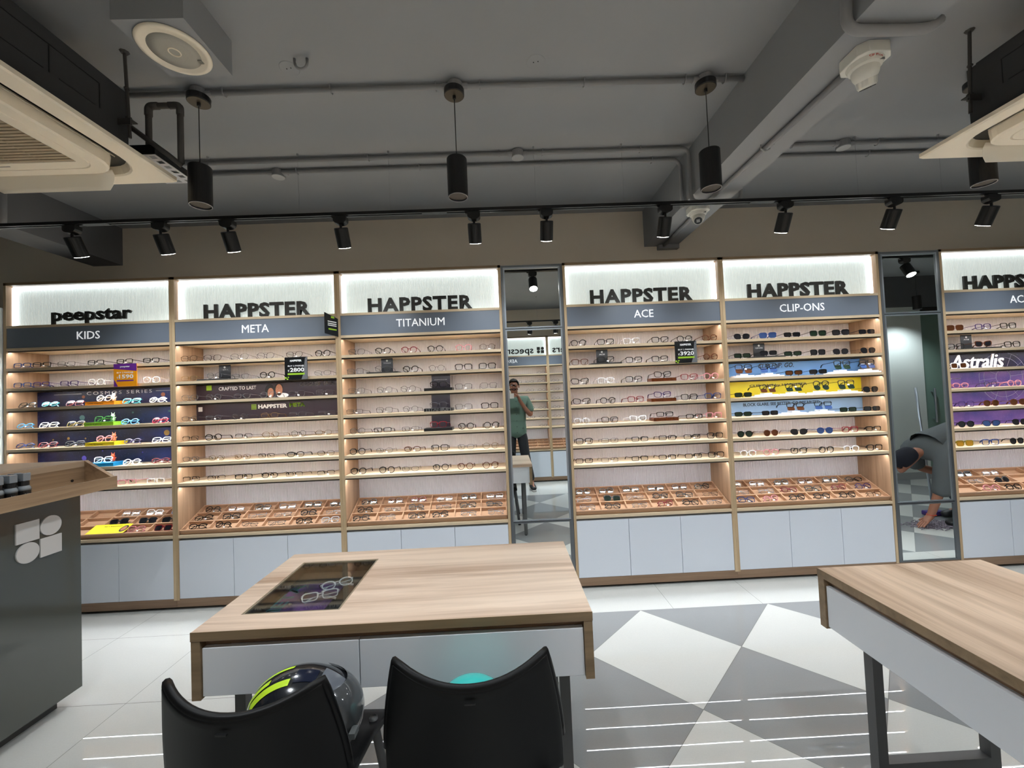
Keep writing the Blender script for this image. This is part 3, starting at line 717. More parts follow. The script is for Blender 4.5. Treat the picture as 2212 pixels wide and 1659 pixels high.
for k in range(4):
    z1 = SH[1+k]-.028; z0 = SH[2+k]+.001
    bn = banner(3.41, 4.58, z0, z1, G6 if k == 0 else G7, '%s galaxy banner strip behind the %s shelf of rightmost cabinet' % ('black' if k == 0 else 'purple', ORD[2+k]))
    zc_ = z0-.055 if k == 0 else (SH[3]+.065 if k == 1 else None)
    q = B(); cxw, czw = 4.06, SH[3]+.075
    for r in (.20, .16, .06):
        pts = []
        for i in range(97):
            a = 2*PI*i/96; x, z = cxw+r*math.cos(a), czw+r*math.sin(a)
            if z0+.002 < z < z1-.002: pts.append((x, .1936, z))
            else:
                if len(pts) > 1: q.tube(pts, .0012, 3)
                pts = []
        if len(pts) > 1: q.tube(pts, .0012, 3)
    for i in range(12):
        a = PI*2*i/12+.1; seg = []
        for t_ in range(21):
            r = .06+.14*t_/20; x, z = cxw+r*math.cos(a), czw+r*math.sin(a)
            if z0+.002 < z < z1-.002: seg.append((x, .1936, z))
        if len(seg) > 1: q.tube([seg[0], seg[-1]], .0009, 3)
    if q.v: part('printed_wheel', q, mat('pale_print', (170,170,196), .5), bn)
    if k == 1: text_part('banner_text', 'Wear your stars', PAPERW, bn, 3.60, .1935, z0+.068, width=.21, height=.016, bold=.02)
letters = thing('logo_letters', 'large white script letters standing on shelf of rightmost cabinet', 'sign', (3.735, .1, SH[2]))
text_part('letters', 'Astralis', mat('white_acrylic_lit', (244,244,246), .4), letters, 3.735, .10, SH[2]+.001, width=.43, height=.108, bold=.004, shear=.25, depth=.008)
part('base_bar', B().box(3.53, 3.94, .09, .102, SH[2]+.0005, SH[2]+.004), MATS['white_acrylic_lit'], letters)
# price signs on shelf edges
def price(x, z0, z1, lab, c1, big, logo, kind):
    r = thing('price_sign', lab, 'sign', (x, -.02, z0), 'price signs clipped to the shelf edge')
    w_ = .165
    b = part('board', B().box(x-w_/2, x+w_/2, -.022, -.018, z0, z1), c1, r)
    part('clip', B().box(x-.01, x+.01, -.018, -.001, z1-.018, z1-.008), ALU, r)
    y = -.0225
    if kind == 'kids':
        pm = mat('violet_print', (104,40,140), .5)
        part('printed_band', B().add([(x-w_/2,y,z1),(x+w_/2,y,z1),(x+w_/2,y,z1-.056),(x-w_/2,y,z1-.036)], [(0,1,2,3)]).add([(x-w_/2,y,z0),(x-w_/2,y,z0+.055),(x-w_/2+.03,y,z0)], [(0,1,2)]).box(x-.06, x+.06, y-.0005, y, z0+.037, z0+.046), pm, r)
        text_part('printed_text', logo, PAPERW, r, x, y-.001, z1-.030, width=.07, height=.014, bold=.03)
    else:
        part('printed_band', B().box(x-.062, x+.062, y-.0005, y, z0+.034, z0+.047), LIME, r)
        part('printed_squares', B().box(x-w_/2, x-w_/2+.012, y-.0005, y, z0+.008, z0+.02).box(x-w_/2+.012, x-w_/2+.024, y-.0005, y, z0-.0, z0+.009).box(x-w_/2+.02, x-w_/2+.03, y-.0005, y, z0+.014, z0+.022), LIME, r)
        part('printed_curve', B().add([(x+w_/2,y,z1),(x+w_/2,y,z0),(x+w_/2-.045,y,z0),(x+w_/2-.03,y,z0+.04),(x+w_/2-.024,y,z0+.09),(x+w_/2-.016,y,z1-.01)], [(0,1,2,3,4,5)]), mat('mid_grey_print', (110,112,116), .4), r)
        text_part('printed_text', logo, PAPERW, r, x, y-.001, z1-.034, width=.085, height=.015, bold=.05)
    text_part('printed_text', 'BUY 2 PAIRS@', PAPERW, r, x, y-.001, z0+.092, width=.118, height=.014, bold=.02)
    text_part('price_text', big, PAPERW, r, x+.008, y-.001, z0+.056, width=.104, height=.030, bold=.03)
    text_part('currency_mark', '\u20b9', PAPERW, r, x-.054, y-.001, z0+.056, height=.016, bold=.02)
price(-2.756, 1.638, 1.803, 'orange and purple price sign reading 1590 hanging from KIDS shelf', mat('orange_board', (246,160,24), .4), '1590', 'peepstar', 'kids')
price(-1.522, 1.636, 1.801, 'black price sign reading 2800 on second cabinet', mat('black_board', (24,26,28), .25), '2800', 'HAPPSTER', 'b')
price(1.373, 1.640, 1.803, 'black price sign reading 3920 right of the tall mirror', MATS['black_board'], '3920', 'HAPPSTER', 'b')
r = thing('flag_sign', 'small black flag sign jutting from the header board between two cabinets', 'sign', (-1.218, 0, 1.94))
b = B(); p0, p1 = Vector((-1.213, -.004, 0)), Vector((-1.262, -.12, 0)); nrm = Vector((-.92, .39, 0))*.002
b.add([p1+Vector((0,0,1.952)), p0+Vector((0,0,1.94)), p0+Vector((0,0,2.075)), p1+Vector((0,0,2.105))], [(0,1,2,3)])
b.add([v+nrm for v in [p1+Vector((0,0,1.952)), p0+Vector((0,0,1.94)), p0+Vector((0,0,2.075)), p1+Vector((0,0,2.105))]], [(0,1,2,3)])
part('board', b, MATS['black_board'], r)
def onflag(u, z, k=.001): 
    q = p1*(1-u)+p0*u; return (q.x+.92*k, q.y-.39*k, z)
q = B()
for u0, u1, z0, z1 in ((.45,.7,2.07,2.085), (.25,.85,1.983,1.993)):
    q.add([onflag(u0,z0,.003), onflag(u1,z0,.003), onflag(u1,z1,.003), onflag(u0,z1,.003)], [(0,1,2,3)])
part('printed_band', q, LIME, r)
q = B()
for z0 in (2.04, 2.025, 2.012): q.add([onflag(.2,z0,.003), onflag(.85,z0,.003), onflag(.85,z0+.007,.003), onflag(.2,z0+.007,.003)], [(0,1,2,3)])
part('printed_lines', q, PAPERW, r)
# yellow flyer in KIDS tray
root, Mt, a, cw, L = CI[0]
fl = B().tbox(Mt, a+cw*2.75, a+cw*4.15, .004, .10, .037, .0385)
f = single('flyer', fl, mat('yellow_flyer', (244,226,40), .4), 'yellow leaflet with a printed portrait lying over the KIDS tray', 'leaflet', loc=(-2.95, .02, .54))
of = OFF[f.name]
tm = text_mesh('Read. It. Reward yourself!', lambda u, v, d: tuple(Mt @ Vector((a+cw*3.5+u, .07+v, .0392)) - Vector(of)), .13, .012, .02); link('flyer_text', tm, BLACK, f)
pf = B(); 
for rx, mm, nm, dz in ((.026, MATS['printed_hair'], 'printed_hair', .0390), (.018, MATS['printed_skin'], 'printed_face', .0396)):
    pb = B(); pts = [Mt @ Vector((a+cw*4.0+rx*math.cos(2*PI*i/16), .05+rx*1.3*math.sin(2*PI*i/16), dz)) for i in range(16)]; pb.add(pts, [tuple(range(16))]); part(nm, pb, mm, f)
# ------------------------------------------------------------ tables
def table(T, name_label, inset, top_m, loc, parts_along='x'):
    """local frame: long side along u (1.262), short side along v (.62), T maps (u,v,z)->world; v=0 is the drawer side"""
    r = thing('consultation_table', name_label, 'table', loc, 'oak consultation tables')
    L, D = 1.262, .63
    def P(b): b.v = [T(*p) for p in b.v]; return b
    top = B()
    if inset:
        u0, u1, v0, v1 = .094, .424, .096, .527
        top.box(0, u0, 0, D, .722, .75); top.box(u1, L, 0, D, .722, .75); top.box(u0, u1, 0, v0, .722, .75); top.box(u0, u1, v1, D, .722, .75)
    else: top.box(0, L, 0, D, .722, .75)
    tp = part('table_top', P(top), top_m, r)
    part('top_edge', P(B().box(-.001, L+.001, -.0015, 0, .722, .7502)), EDGE, tp)
    for a, b_ in ((0, .028), (L-.028, L)):
        sp = part('side_panel', P(B().box(a, b_, 0, D, .54, .7215)), EDGE, r)
    part('inner_rail', P(B().box(.028, L-.028, .0265, .045, .6975, .7215)), PLIN, r)
    if T(0,0,0)[0] < 0 or True:
        part('back_rail', P(B().box(.028, L-.028, D-.03, D-.012, .56, .7215)), WHITED, r)
    if inset:
        half = .49
        for a, b_ in ((.03, .03+half-.0015), (.03+half+.0015, L-.03)):
            part('drawer', P(B().box(a, b_, .006, .026, .548, .697)), WHITED, r, bevel=.0015)
    else:
        part('drawer', P(B().box(.03, L-.03, .006, .026, .548, .697)), WHITED, r, bevel=.0015)
    part('drawer_box', P(B().box(.04, L-.04, .027, D-.04, .56, .64 if inset else .70)), WHITE, r)
    for u in (.085, L-.085):
        for v in (.115, D-.115):
            lg = part('leg', P(B().box(u-.0175, u+.0175, v-.0175, v+.0175, .012, .559)), LEGM, r)
            part('foot', P(B().lathe([(.012, 0), (.012, .012)], 10, (u, v, 0))), BLACK, lg)
        part('crossbar', P(B().box(u-.0175, u+.0175, .1326, D-.1326, .075, .11)), LEGM, r)
        part('top_bar', P(B().box(u-.0175, u+.0175, .045, D-.045, .5592, .5598)), LEGM, r)
    return r, P
T1x, T1y = -1.012, -1.722
rt1, P1 = table(lambda u, v, z: (T1x+u, T1y+v, z), 'oak-topped table in the centre foreground with a glass display inset', True, TOPW, (T1x+.63, T1y+.31, 0))
rt2, P2 = table(lambda u, v, z: (1.152+v, -1.502-u, z), 'plain oak-topped table at the lower right with a grey-white drawer front', False, TOPY, (1.467, -2.13, 0))
# inset display
gx0, gx1, gy0, gy1 = T1x+.094, T1x+.424, T1y+.096, T1y+.527
ib = B(); zb = .700; t_ = .004
ib.box(gx0+.001, gx1-.001, gy0+.001, gy1-.001, zb, zb+.004)
for a in ((gx0+.001, gx0+.005, gy0+.001, gy1-.001), (gx1-.005, gx1-.001, gy0+.001, gy1-.001), (gx0+.005, gx1-.005, gy0+.001, gy0+.005), (gx0+.005, gx1-.005, gy1-.005, gy1-.001)):
    ib.box(*a, zb+.004, .742)
part('display_well', ib, mat('black_velvet', (20,19,22), .8), rt1)
fr = B()
for a in ((gx0+.0005, gx0+.008, gy0+.0005, gy1-.0005), (gx1-.008, gx1-.0005, gy0+.0005, gy1-.0005), (gx0+.008, gx1-.008, gy0+.0005, gy0+.008), (gx0+.008, gx1-.008, gy1-.008, gy1-.0005)):
    fr.box(*a, .7425, .7485)
part('glass_frame', fr, mat('champagne_trim', (150,140,120), .3, metal=.5), rt1)
part('glass_pane', B().box(gx0+.009, gx1-.009, gy0+.009, gy1-.009, .743, .747), see_through('clear_pane', (236,240,240)), rt1)
card = single('poster_card', B().box(gx0+.03, gx0+.235, gy0+.02, gy0+.31, zb+.0045, zb+.0075), galaxy('violet_card', (22,16,40), (60,36,90), (120,70,150), 10), 'dark violet poster with teal lettering lying in the table display', 'poster', loc=(gx0+.13, gy0+.16, zb))
of = OFF[card.name]
link('poster_text', text_mesh('META', lambda u, v, d: (gx0+.075-v-of[0], gy0+.17+u-of[1], zb+.008-of[2]), .26, .05, .03), mat('teal_print', (60,140,150), .4), card)
bd = B()
for x, y in ((.10,.12),(.13,.15),(.12,.20),(.15,.26)): bd.lathe([(0,-.008),(.006,-.005),(.008,0),(.006,.005),(0,.008)], 10, (gx0+x, gy0+y, zb+.018))
single('bead_cluster', bd, CHROME, 'small shiny silver beads lying on the poster in the table display', 'beads', smooth=True, loc=(gx0+.18, gy0+.16, zb))
for (x, y, rz, lb) in ((.205, .13, .35, 'near the front of the table glass display'), (.235, .225, .55, 'behind the front pair in the table glass display')):
    Mg = Matrix.Translation((gx0+x, gy0+y, zb+.008)); Rg = Matrix.Rotation(rz, 4, 'Z') @ Matrix.Rotation(-1.25, 4, 'X')
    glasses('Wcf' if y < .2 else 'Rcf', Mg, Rg, lb, 'eyeglasses inside the table display')
# ------------------------------------------------------------ chairs
def chair(cx, cy, rz, label):
    r = thing('plastic_chair', label, 'chair', (cx, cy, 0), 'black plastic chairs', rotz=rz)
    OFF[r.name] = (0,0,0)
    def back(u, v):
        s = u*2-1
        zt = .727+.040*abs(s)**2.0; z = .43+(zt-.43)*v
        hw = .198+.040*math.sin(min(1, (1-v)*1.15)*PI/2)
        y = -.055*v**1.4+.065*abs(s)**2.2+.0
        return (s*hw, y, z)
    b = B().grid(back, 24, 14)
    o = part('backrest', b, CHAIRP, r, smooth=True)
    sd = o.modifiers.new('thick', 'SOLIDIFY'); sd.thickness = .016; sd.offset = 0
    bv = o.modifiers.new('bev', 'BEVEL'); bv.width = .005; bv.segments = 2; bv.limit_method = 'ANGLE'
    # rolled rim round the edge
    pts = [back(0, j/12) for j in range(3, 13)]+[back(i/20, 1) for i in range(1, 21)]+[back(1, j/12) for j in range(11, 2, -1)]
    part('rim', B().tube([(x, y+.006, z) for x, y, z in pts], .011, 8), CHAIRP, o, smooth=True)
    def seat(u, v):
        s = u*2-1
        return (s*(.225-.02*v), .0+.40*(1-v)*1.0+.01, .442-.012*(1-s*s)*math.sin(PI*min(1, v*1.0))-.02*(1-v)**3*2.0*(1 if v < .3 else .3)+ .0)
    o = part('seat', B().grid(seat, 16, 12), CHAIRP, r, smooth=True)
    sd = o.modifiers.new('thick', 'SOLIDIFY'); sd.thickness = .022; sd.offset = -1
    bv = o.modifiers.new('bev', 'BEVEL'); bv.width = .006; bv.segments = 2; bv.limit_method = 'ANGLE'
    for s in (-1, 1):
        for (y0, y1) in ((.34, .40), (.06, -.03)):
            lg = part('leg', B().tube([(s*.19, y0, .425), (s*.235, y1, .012)], .014, 10), LEGM, r, smooth=True)
            part('foot_cap', B().tube([(s*.2345, y1, .014), (s*.236, y1, 0)], .016, 8), BLACK, lg)
        part('side_rail', B().tube([(s*.222, .35+.04*.6, .16), (s*.222, .0, .16)], .009, 8), LEGM, r)
    part('handle_slot', B().box(-.012, .014, -.068, -.062, .700, .704), BLACK, r)
    return r
chair(-.676, -2.006, -.05, 'black plastic chair on the left at the centre table, full-face helmet on its seat')
chair(-.118, -1.955, .02, 'black plastic chair on the right at the centre table, teal helmet on its seat')
# chrome-legged chair under the right table
r = thing('side_chair', 'black seat on chrome legs pushed under the lower right table', 'chair', (1.72, -2.12, 0))
part('seat', B().box(1.44, 1.88, -2.34, -1.92, .43, .47), CHAIRP, r, bevel=.01)
for x in (1.462, 1.86):
    for y in (-1.94, -2.32):
        part('leg', B().tube([(x, y, 0), (x, y, .43)], .011, 10), CHROME, r, smooth=True)
# ------------------------------------------------------------ helmets
def ell(b, c, rx, ry, rz, z0=-1, nu=36, nv=20, fn=None):
    def f(u, v):
        a = 2*PI*u; t = math.asin(max(-1, z0))+(PI/2-math.asin(max(-1, z0)))*v
        x, y, z = math.cos(t)*math.cos(a), math.cos(t)*math.sin(a), math.sin(t)
        if fn: x, y, z = fn(x, y, z)
        return (c[0]+rx*x, c[1]+ry*y, c[2]+rz*z)
    return b.grid(f, nu, nv)
hc = (-.602, -1.848, .572); hr = (.156, .110, .128)
def hshape(x, y, z):
    # pointed crown towards +x, chin lower
    k = 1+.10*max(0, x)*max(0, z)
    return (x*k, y, z*(1-.06*x))
r = thing('motorcycle_helmet', 'dark full-face motorcycle helmet with lime stripes on left chair seat', 'helmet', (hc[0], hc[1], .445))
sh = part('shell', ell(B(), hc, *hr, z0=-.92, fn=hshape), mat('helmet_dark_gloss', (30,32,36), .15, coat=.5), r, smooth=True)
def on_shell(x0, x1, z0, z1, k, bend=0, n=10):   # stripe on the camera side of the shell
    b = B()
    def f(u, v):
        x = x0+(x1-x0)*u; z = z0+(z1-z0)*u+k*(v-.5)*(1-.5*abs(u-.5))+bend*math.sin(PI*u)
        y = -math.sqrt(max(.0005, 1-x*x-z*z)); X, Y, Z = hshape(x, y, z)
        return (hc[0]+hr[0]*1.008*X, hc[1]+hr[1]*1.008*Y, hc[2]+hr[2]*1.008*Z)
    return b.grid(f, n, 3)
LM = mat('lime_graphic', (190,224,50), .3)
def on_top(x0, x1, y0, y1, wd, n=12):
    b = B()
    def f(u, v):
        x = x0+(x1-x0)*u; y = y0+(y1-y0)*u+wd*(v-.5)
        z = math.sqrt(max(.0005, 1-x*x-y*y)); X, Y, Z = hshape(x, y, z)
        return (hc[0]+hr[0]*1.012*X, hc[1]+hr[1]*1.012*Y, hc[2]+hr[2]*1.012*Z)
    return b.grid(f, n, 3)
part('lime_stripe', on_top(-.92, -.18, -.12, .10, .10), LM, r, smooth=True)
part('lime_stripe', on_top(-.86, -.50, -.30, -.22, .12), LM, r, smooth=True)
part('lime_stripe', on_top(-.78, -.12, -.46, -.36, .15), LM, r, smooth=True)
part('grey_panel', on_top(.36, .70, -.10, -.18, .5), mat('helmet_grey_graphic', (90,94,102), .2), r, smooth=True)
part('vent_grille', on_top(-.06, .30, -.22, -.16, .34), mat('helmet_navy', (20,26,44), .15), r, smooth=True)
def vis(u, v):
    a = -1.25+2.5*u; t = -.45+1.25*v
    x, y, z = math.cos(t)*math.cos(a), math.cos(t)*math.sin(a), math.sin(t); X, Y, Z = hshape(x, y, z)
    return (hc[0]+hr[0]*1.05*X, hc[1]+hr[1]*1.05*Y, hc[2]+hr[2]*1.04*Z)
part('visor', B().grid(vis, 16, 10), mat('smoked_visor', (70,72,74), .08, coat=.6), r, smooth=True)
part('visor_tab', B().box(hc[0]+.150, hc[0]+.166, hc[1]-.07, hc[1]-.04, hc[2]-.02, hc[2]-.005), mat('smoke_tab', (96,100,100), .3), r)
hc2 = (-.130, -1.845, .532)
r = thing('open_face_helmet', 'teal open-face helmet with clear visor on right chair seat', 'helmet', (hc2[0], hc2[1], .445))
part('shell', ell(B(), hc2, .118, .105, .110, z0=-.79), mat('teal_gloss', (60,190,184), .15, coat=.5), r, smooth=True)
hv = B()
def f2(u, v):
    a = 2.3+1.7*u; t = -.3+.7*v
    return (hc2[0]-.03+.135*math.cos(t)*math.cos(a), hc2[1]+.11*math.cos(t)*math.sin(a), hc2[2]+.012+.105*math.sin(t))
part('visor', B().grid(f2, 12, 8), see_through('visor_clear', (220,226,228)), r, smooth=True)
def f3(u, v):
    a = 3.9+1.5*u; t = .55+.45*v
    return (hc2[0]+.120*math.cos(t)*math.cos(a), hc2[1]+.107*math.cos(t)*math.sin(a), hc2[2]+.112*math.sin(t))
part('dark_patch', B().grid(f3, 10, 6), mat('helmet_navy', (20,26,44), .15), r, smooth=True)
# ------------------------------------------------------------ reception counter
r = thing('service_counter', 'dark grey-green glossy counter with an oak top at left', 'counter', (-2.5, -1.4, 0))
part('body', B().box(-2.80, -2.20, -2.3, -.888, .072, 1.043), CFACE, r)
part('plinth', B().box(-2.72, -2.275, -2.2, -.935, 0, .072), mat('dark_plinth', (50,50,48), .5), r)
part('counter_top', B().box(-2.80, -2.29, -2.3, -.757, 1.165, 1.195), wood('counter_top_oak', (186,164,140), (150,126,102), 'Y'), r)
part('back_board', B().box(-2.31, -2.29, -2.3, -.777, 1.063, 1.165), CNT, r)
part('rear_box', B().box(-2.80, -2.31, -2.3, -.777, 1.044, 1.165), CNT, r)
part('shelf_board', B().box(-2.29, -2.15, -2.3, -.757, 1.043, 1.063), CNT, r)
part('front_board', B().box(-2.15, -2.135, -2.3, -.757, 1.043, 1.103), CNT, r)
e = B(); e.prism([(-2.29,1.063),(-2.15,1.063),(-2.15,1.103),(-2.29,1.195)], 'y', -.777, -.757); part('end_board', e, CNT, r)
e = B(); e.lathe([(.007,-.001),(.007,.001)], 14, (-2.2895, -.84, 1.10), Matrix.Rotation(PI/2, 4, 'Y')); part('cable_hole', e, BLACK, r)
lg = B(); yx = -2.1985
lg.box(-2.2, -2.194, -1.168, -1.077, .877, .968); lg.box(-2.2, -2.194, -1.073, -.982, .786, .872)
Ry = Matrix.Rotation(PI/2, 4, 'Y')
for (a, b_, z0, z1), k in (((-1.168,-1.077,.877,.968),0), ((-1.073,-.982,.786,.872),0)): pass
part('logo_square', B().box(-2.2, -2.194, -1.168, -1.077, .877, .968), CLOGO, r); part('logo_square', B().box(-2.2, -2.194, -1.073, -.982, .786, .872), CLOGO, r)
part('logo_disc', B().lathe([(.0455,-.003),(.0455,.003)], 40, (-2.197, -1.0275, .9235), Ry), CLOGO, r)
part('logo_disc', B().lathe([(.0455,-.003),(.0455,.003)], 40, (-2.197, -1.1225, .828), Ry), CLOGO, r)
BL = mat('bottle_label_black', (16,16,18), .3); BC = see_through('bottle_clear', (200,206,208)); BCAP = mat('frosted_cap', (128,134,140), .2)
K = 1.2
for j in range(4):
    for i in range(2):
        x, y, z = -2.180-.050*i, -1.150-.050*j+.008*i, 1.0632
        r = thing('spray_bottle', 'small black-label spray bottle with clear cap, %s of the %s row' % (['rightmost', 'second from right', 'third from right', 'leftmost'][j], ['front', 'back'][i]), 'bottle', (x, y, z), 'spray bottles on the counter')
        lt = lambda pr: B().lathe([(a*K, b_*K) for a, b_ in pr], 16, (x, y, z))
        part('bottle_body', lt([(.0175,0),(.0185,.002),(.0185,.046),(.0185,.050),(.016,.056),(.010,.061)]), BL, r, smooth=False)
        part('shoulder', lt([(.0188,.044),(.0188,.052),(.0162,.059),(.0102,.064)]), BCAP, r, smooth=True)
        part('spray_head', lt([(.0105,.061),(.0145,.063),(.0145,.078),(.006,.079)]), BLACK, r)
        part('cap', B().box(x-.0125*K, x+.0125*K, y-.0125*K, y+.0125*K, z+.0795*K, z+.108*K), BCAP, r, bevel=.002)
        if i == 0:
            link('label_text', text_mesh('Lens\nCleaner', lambda u, v, d: (.0189*K, u, .020*K+v), .030, .018, .02), PAPERW, r)
# ------------------------------------------------------------ ceiling services
def conduit(pts, label, rad=.0125, boxes=(), clamps=(), rnd=.06):
    o = thing('conduit', label, 'pipe', pts[0])
    part('pipe', B().tube(wire(pts, rnd), rad, 10), PIPE, o, smooth=True)
    for c_ in clamps:
        b = B(); x, y = c_; b.tube([(x, y+.02, ZC-.001), (x, y+.02, ZC-.016), (x, y+.012, ZC-.03), (x, y, ZC-.034), (x, y-.014, ZC-.028), (x, y-.017, ZC-.014), (x, y-.017, ZC-.001)], .003, 4)
        b.box(x-.007, x+.007, y+.014, y+.034, ZC-.004, ZC)
        part('clamp', b, PIPE, o)
    for x, y, kind in boxes:
        b = B(); b.lathe([(.034, ZC-.042), (.036, ZC-.04), (.036, ZC-.004)], 20, (x, y, 0))
        b.tube([(x-.06, y, ZC-.018), (x+.06, y, ZC-.018)], .016, 10)
        b.tube([(x, y, ZC-.018), (x+.008, y+.055, ZC-.018)], .013, 10)
        part('junction_box', b, PIPE, o, smooth=False)
        if kind: part('cover', B().lathe([(.036, ZC-.047), (.038, ZC-.0445), (.036, ZC-.042)], 20, (x, y, 0)), mat('pale_cover', (168,170,172), .5), o)
    return o
zc = ZC-.018
conduit([(-1.9,-1.128,zc), (1.224,-1.128,zc)], 'grey conduit crossing the ceiling above the three pendant lamps', clamps=[(-1.265,-1.128),(-.763,-1.128),(-.266,-1.128),(-.056,-1.128),(.446,-1.128),(.935,-1.128),(1.13,-1.128)], boxes=[(-1.381,-1.128,0),(-.174,-1.128,0),(1.035,-1.128,0)])
conduit([(-2.6,-.575,zc), (1.205,-.575,zc), (1.205,-.575,2.60), (1.38,-.575,2.60), (1.52,-.575,2.60), (1.52,-.575,zc), (1.9,-.575,zc), (4.4,-.575,zc)], 'grey conduit with round junction boxes, nearest of the pair before the wall', clamps=[(-.771,-.575),(.03,-.575),(.297,-.575),(.903,-.575),(1.86,-.575),(2.4,-.575)], boxes=[(.143,-.575,1),(2.186,-.575,1)], rnd=.045)
conduit([(-2.6,-.455,zc), (1.205,-.455,zc), (1.205,-.455,2.62)], 'grey conduit nearest the wall, turning down the right ceiling beam', clamps=[(-1.263,-.455),(-.483,-.455),(.296,-.455),(1.02,-.455)], boxes=[(-1.388,-.445,1)], rnd=.06)
conduit([(1.52,-.455,zc), (4.4,-.455,zc)], 'grey conduit nearest the wall, right of the ceiling beam', clamps=[(2.45,-.455)])
conduit([(1.205,-3.2,ZC-.12), (1.205,-1.735,ZC-.12), (1.205,-1.72,2.632), (1.38,-1.72,2.628), (1.49,-1.72,2.63), (1.53,-1.72,2.66)], 'thick grey conduit wrapping under the ceiling beam above the nearer camera', rad=.017, rnd=.05)
c4 = conduit([(1.37,-1.53,2.635), (1.35,-.465,2.635)], 'grey conduit running under the right ceiling beam between the two cameras', rad=.0135)
c5 = conduit([(1.355,-.325,2.635), (1.37,.26,2.635)], 'short grey conduit under the ceiling beam from the farther camera to wall', rad=.0135)
part('clamp', B().tube([(1.335,-1.06,2.65),(1.335,-1.06,2.628),(1.355,-1.06,2.618),(1.378,-1.06,2.628),(1.378,-1.06,2.65)], .004, 5).box(1.375, 1.40, -1.067, -1.053, 2.645, 2.65), PIPE, c4)
part('end_box', B().box(1.33, 1.50, .27, .318, 2.615, 2.648), PIPE, c5)
conduit([(-3.052,-.50,2.95), (-3.052,-.50,2.622), (-3.2,-.50,2.622), (-3.345,-.50,2.622)], 'thick grey conduit at the far left ceiling beam', rad=.022, rnd=.05)
# ceiling marks and hook
for x, y, lb in ((-.9, -1.24, 'round painted-over ceiling plate near the hook'), (.207, -1.24, 'round painted-over ceiling plate right of the middle pendant')):
    r = single('ceiling_plate', B().lathe([(.040, ZC-.002), (.042, ZC-.0005), (.042, ZC)], 28, (x, y, 0)), CEIL, lb, 'plate', loc=(x, y, ZC))
    part('screw_hole', B().lathe([(.003, ZC-.003), (.003, ZC-.0021)], 8, (x-.012, y, 0)).lathe([(.003, ZC-.003), (.003, ZC-.0021)], 8, (x+.008, y-.004, 0)), BLACK, r)
single('ceiling_hook', B().tube([(-.852,-1.29,ZC),(-.852,-1.29,ZC-.02)]+[(-.825-.027*math.cos(a), -1.29, ZC-.02-.027*math.sin(a)) for a in [PI*i/8 for i in range(9)]]+[(-.798,-1.29,ZC-.02),(-.798,-1.29,ZC)], .006, 8), PIPE, 'grey u-shaped steel ceiling hook', 'hook', smooth=True, loc=(-.825,-1.29,ZC))
# speaker box
r = thing('ceiling_speaker', 'round white speaker in a square grey box on the ceiling', 'speaker', (-1.185, -1.51, 2.81))
part('box', B().box(-1.31, -1.06, -1.64, -1.385, 2.808, ZC-.0005), CEIL, r)
part('rim', B().lathe([(.115, 2.8075), (.117, 2.803), (.112, 2.798), (.100, 2.7975), (.098, 2.800)], 48, (-1.19, -1.515, 0)), CREAM, r, smooth=True)
part('grille', B().lathe([(.098, 2.8005), (.05, 2.799), (.0, 2.7985)][::-1], 40, (-1.19, -1.515, 0)), mat('speaker_mesh', (172,170,160), .6, noise=.1, nscale=400), r, smooth=True)
part('centre_ring', B().tube([(-1.19+.019*math.cos(2*PI*i/24), -1.515+.019*math.sin(2*PI*i/24), 2.7975) for i in range(24)], .0025, 6, closed=True), CREAM, r)
part('badge', B().box(-1.135, -1.12, -1.475, -1.458, 2.797, 2.7985), mat('badge_grey', (120,118,110), .5), r)
# pendants
def pendant(x, y, on, label, z_top=2.585, z_bot=2.40, pw=1.0):
    r = thing('pendant_light', label, 'lamp', (x, y, ZC), 'black cylinder pendant lamps')
    part('canopy', B().lathe([(.046, ZC-.062), (.048, ZC-.060), (.048, ZC-.034)], 28, (x, y, 0)), BLACK, r)
    part('canopy_plate', B().lathe([(.044, ZC-.0635), (.044, ZC-.0621)], 28, (x, y, 0)), mat('dark_bronze_plate', (74,68,58), .35, metal=.6), r)
    part('cord_grip', B().lathe([(.006, ZC-.08), (.008, ZC-.078), (.008, ZC-.0636)], 10, (x, y, 0)), BLACK, r)
    part('cord', B().tube([(x, y, ZC-.07), (x, y, z_top)], .0022, 6), BLACK, r)
    part('shade', B().lathe([(.0455, z_bot+.004), (.0475, z_bot+.002), (.0475, z_top-.003), (.0455, z_top), (.002, z_top)], 32, (x, y, 0)), BLACK, r)
    part('rim', B().tube([(x+.0445*math.cos(2*PI*i/32), y+.0445*math.sin(2*PI*i/32), z_bot) for i in range(32)], .002, 6, closed=True), mat('silver_rim', (150,150,156), .3, metal=.8), r)
    part('reflector', open_lathe([(.044, z_bot+.002), (.036, z_bot+.03), (.022, z_bot+.045)], (x, y, 0)), mat('blue_dark_reflector', (40,46,62), .15, metal=.8), r, smooth=True)
    part('led_lens', B().lathe([(.022, z_bot+.043), (.022, z_bot+.045)], 20, (x, y, 0)), mat('led_lens_on', (255,252,240), .4, emit=14) if on else mat('led_lens_on', (255,252,240), .4, emit=14), r)
    li = bpy.data.lights.new('pendant_bulb', 'SPOT'); li.energy = PEND_W*pw; li.spot_size = 2.3; li.spot_blend = .9; li.shadow_soft_size = .04; li.color = (.90,.96,1)
    lo = bpy.data.objects.new('pendant_bulb', li); COL.objects.link(lo); lo.location = (0, 0, z_bot+.01-ZC); lo.parent = r
def open_lathe(prof, c, n=32):
    b = B(); vs_ = [(c[0]+r_*math.cos(2*PI*j/n), c[1]+r_*math.sin(2*PI*j/n), c[2]+z) for r_, z in prof for j in range(n)]
    return b.add(vs_, [(i*n+j, i*n+(j+1)%n, (i+1)*n+(j+1)%n, (i+1)*n+j) for i in range(len(prof)-1) for j in range(n)])
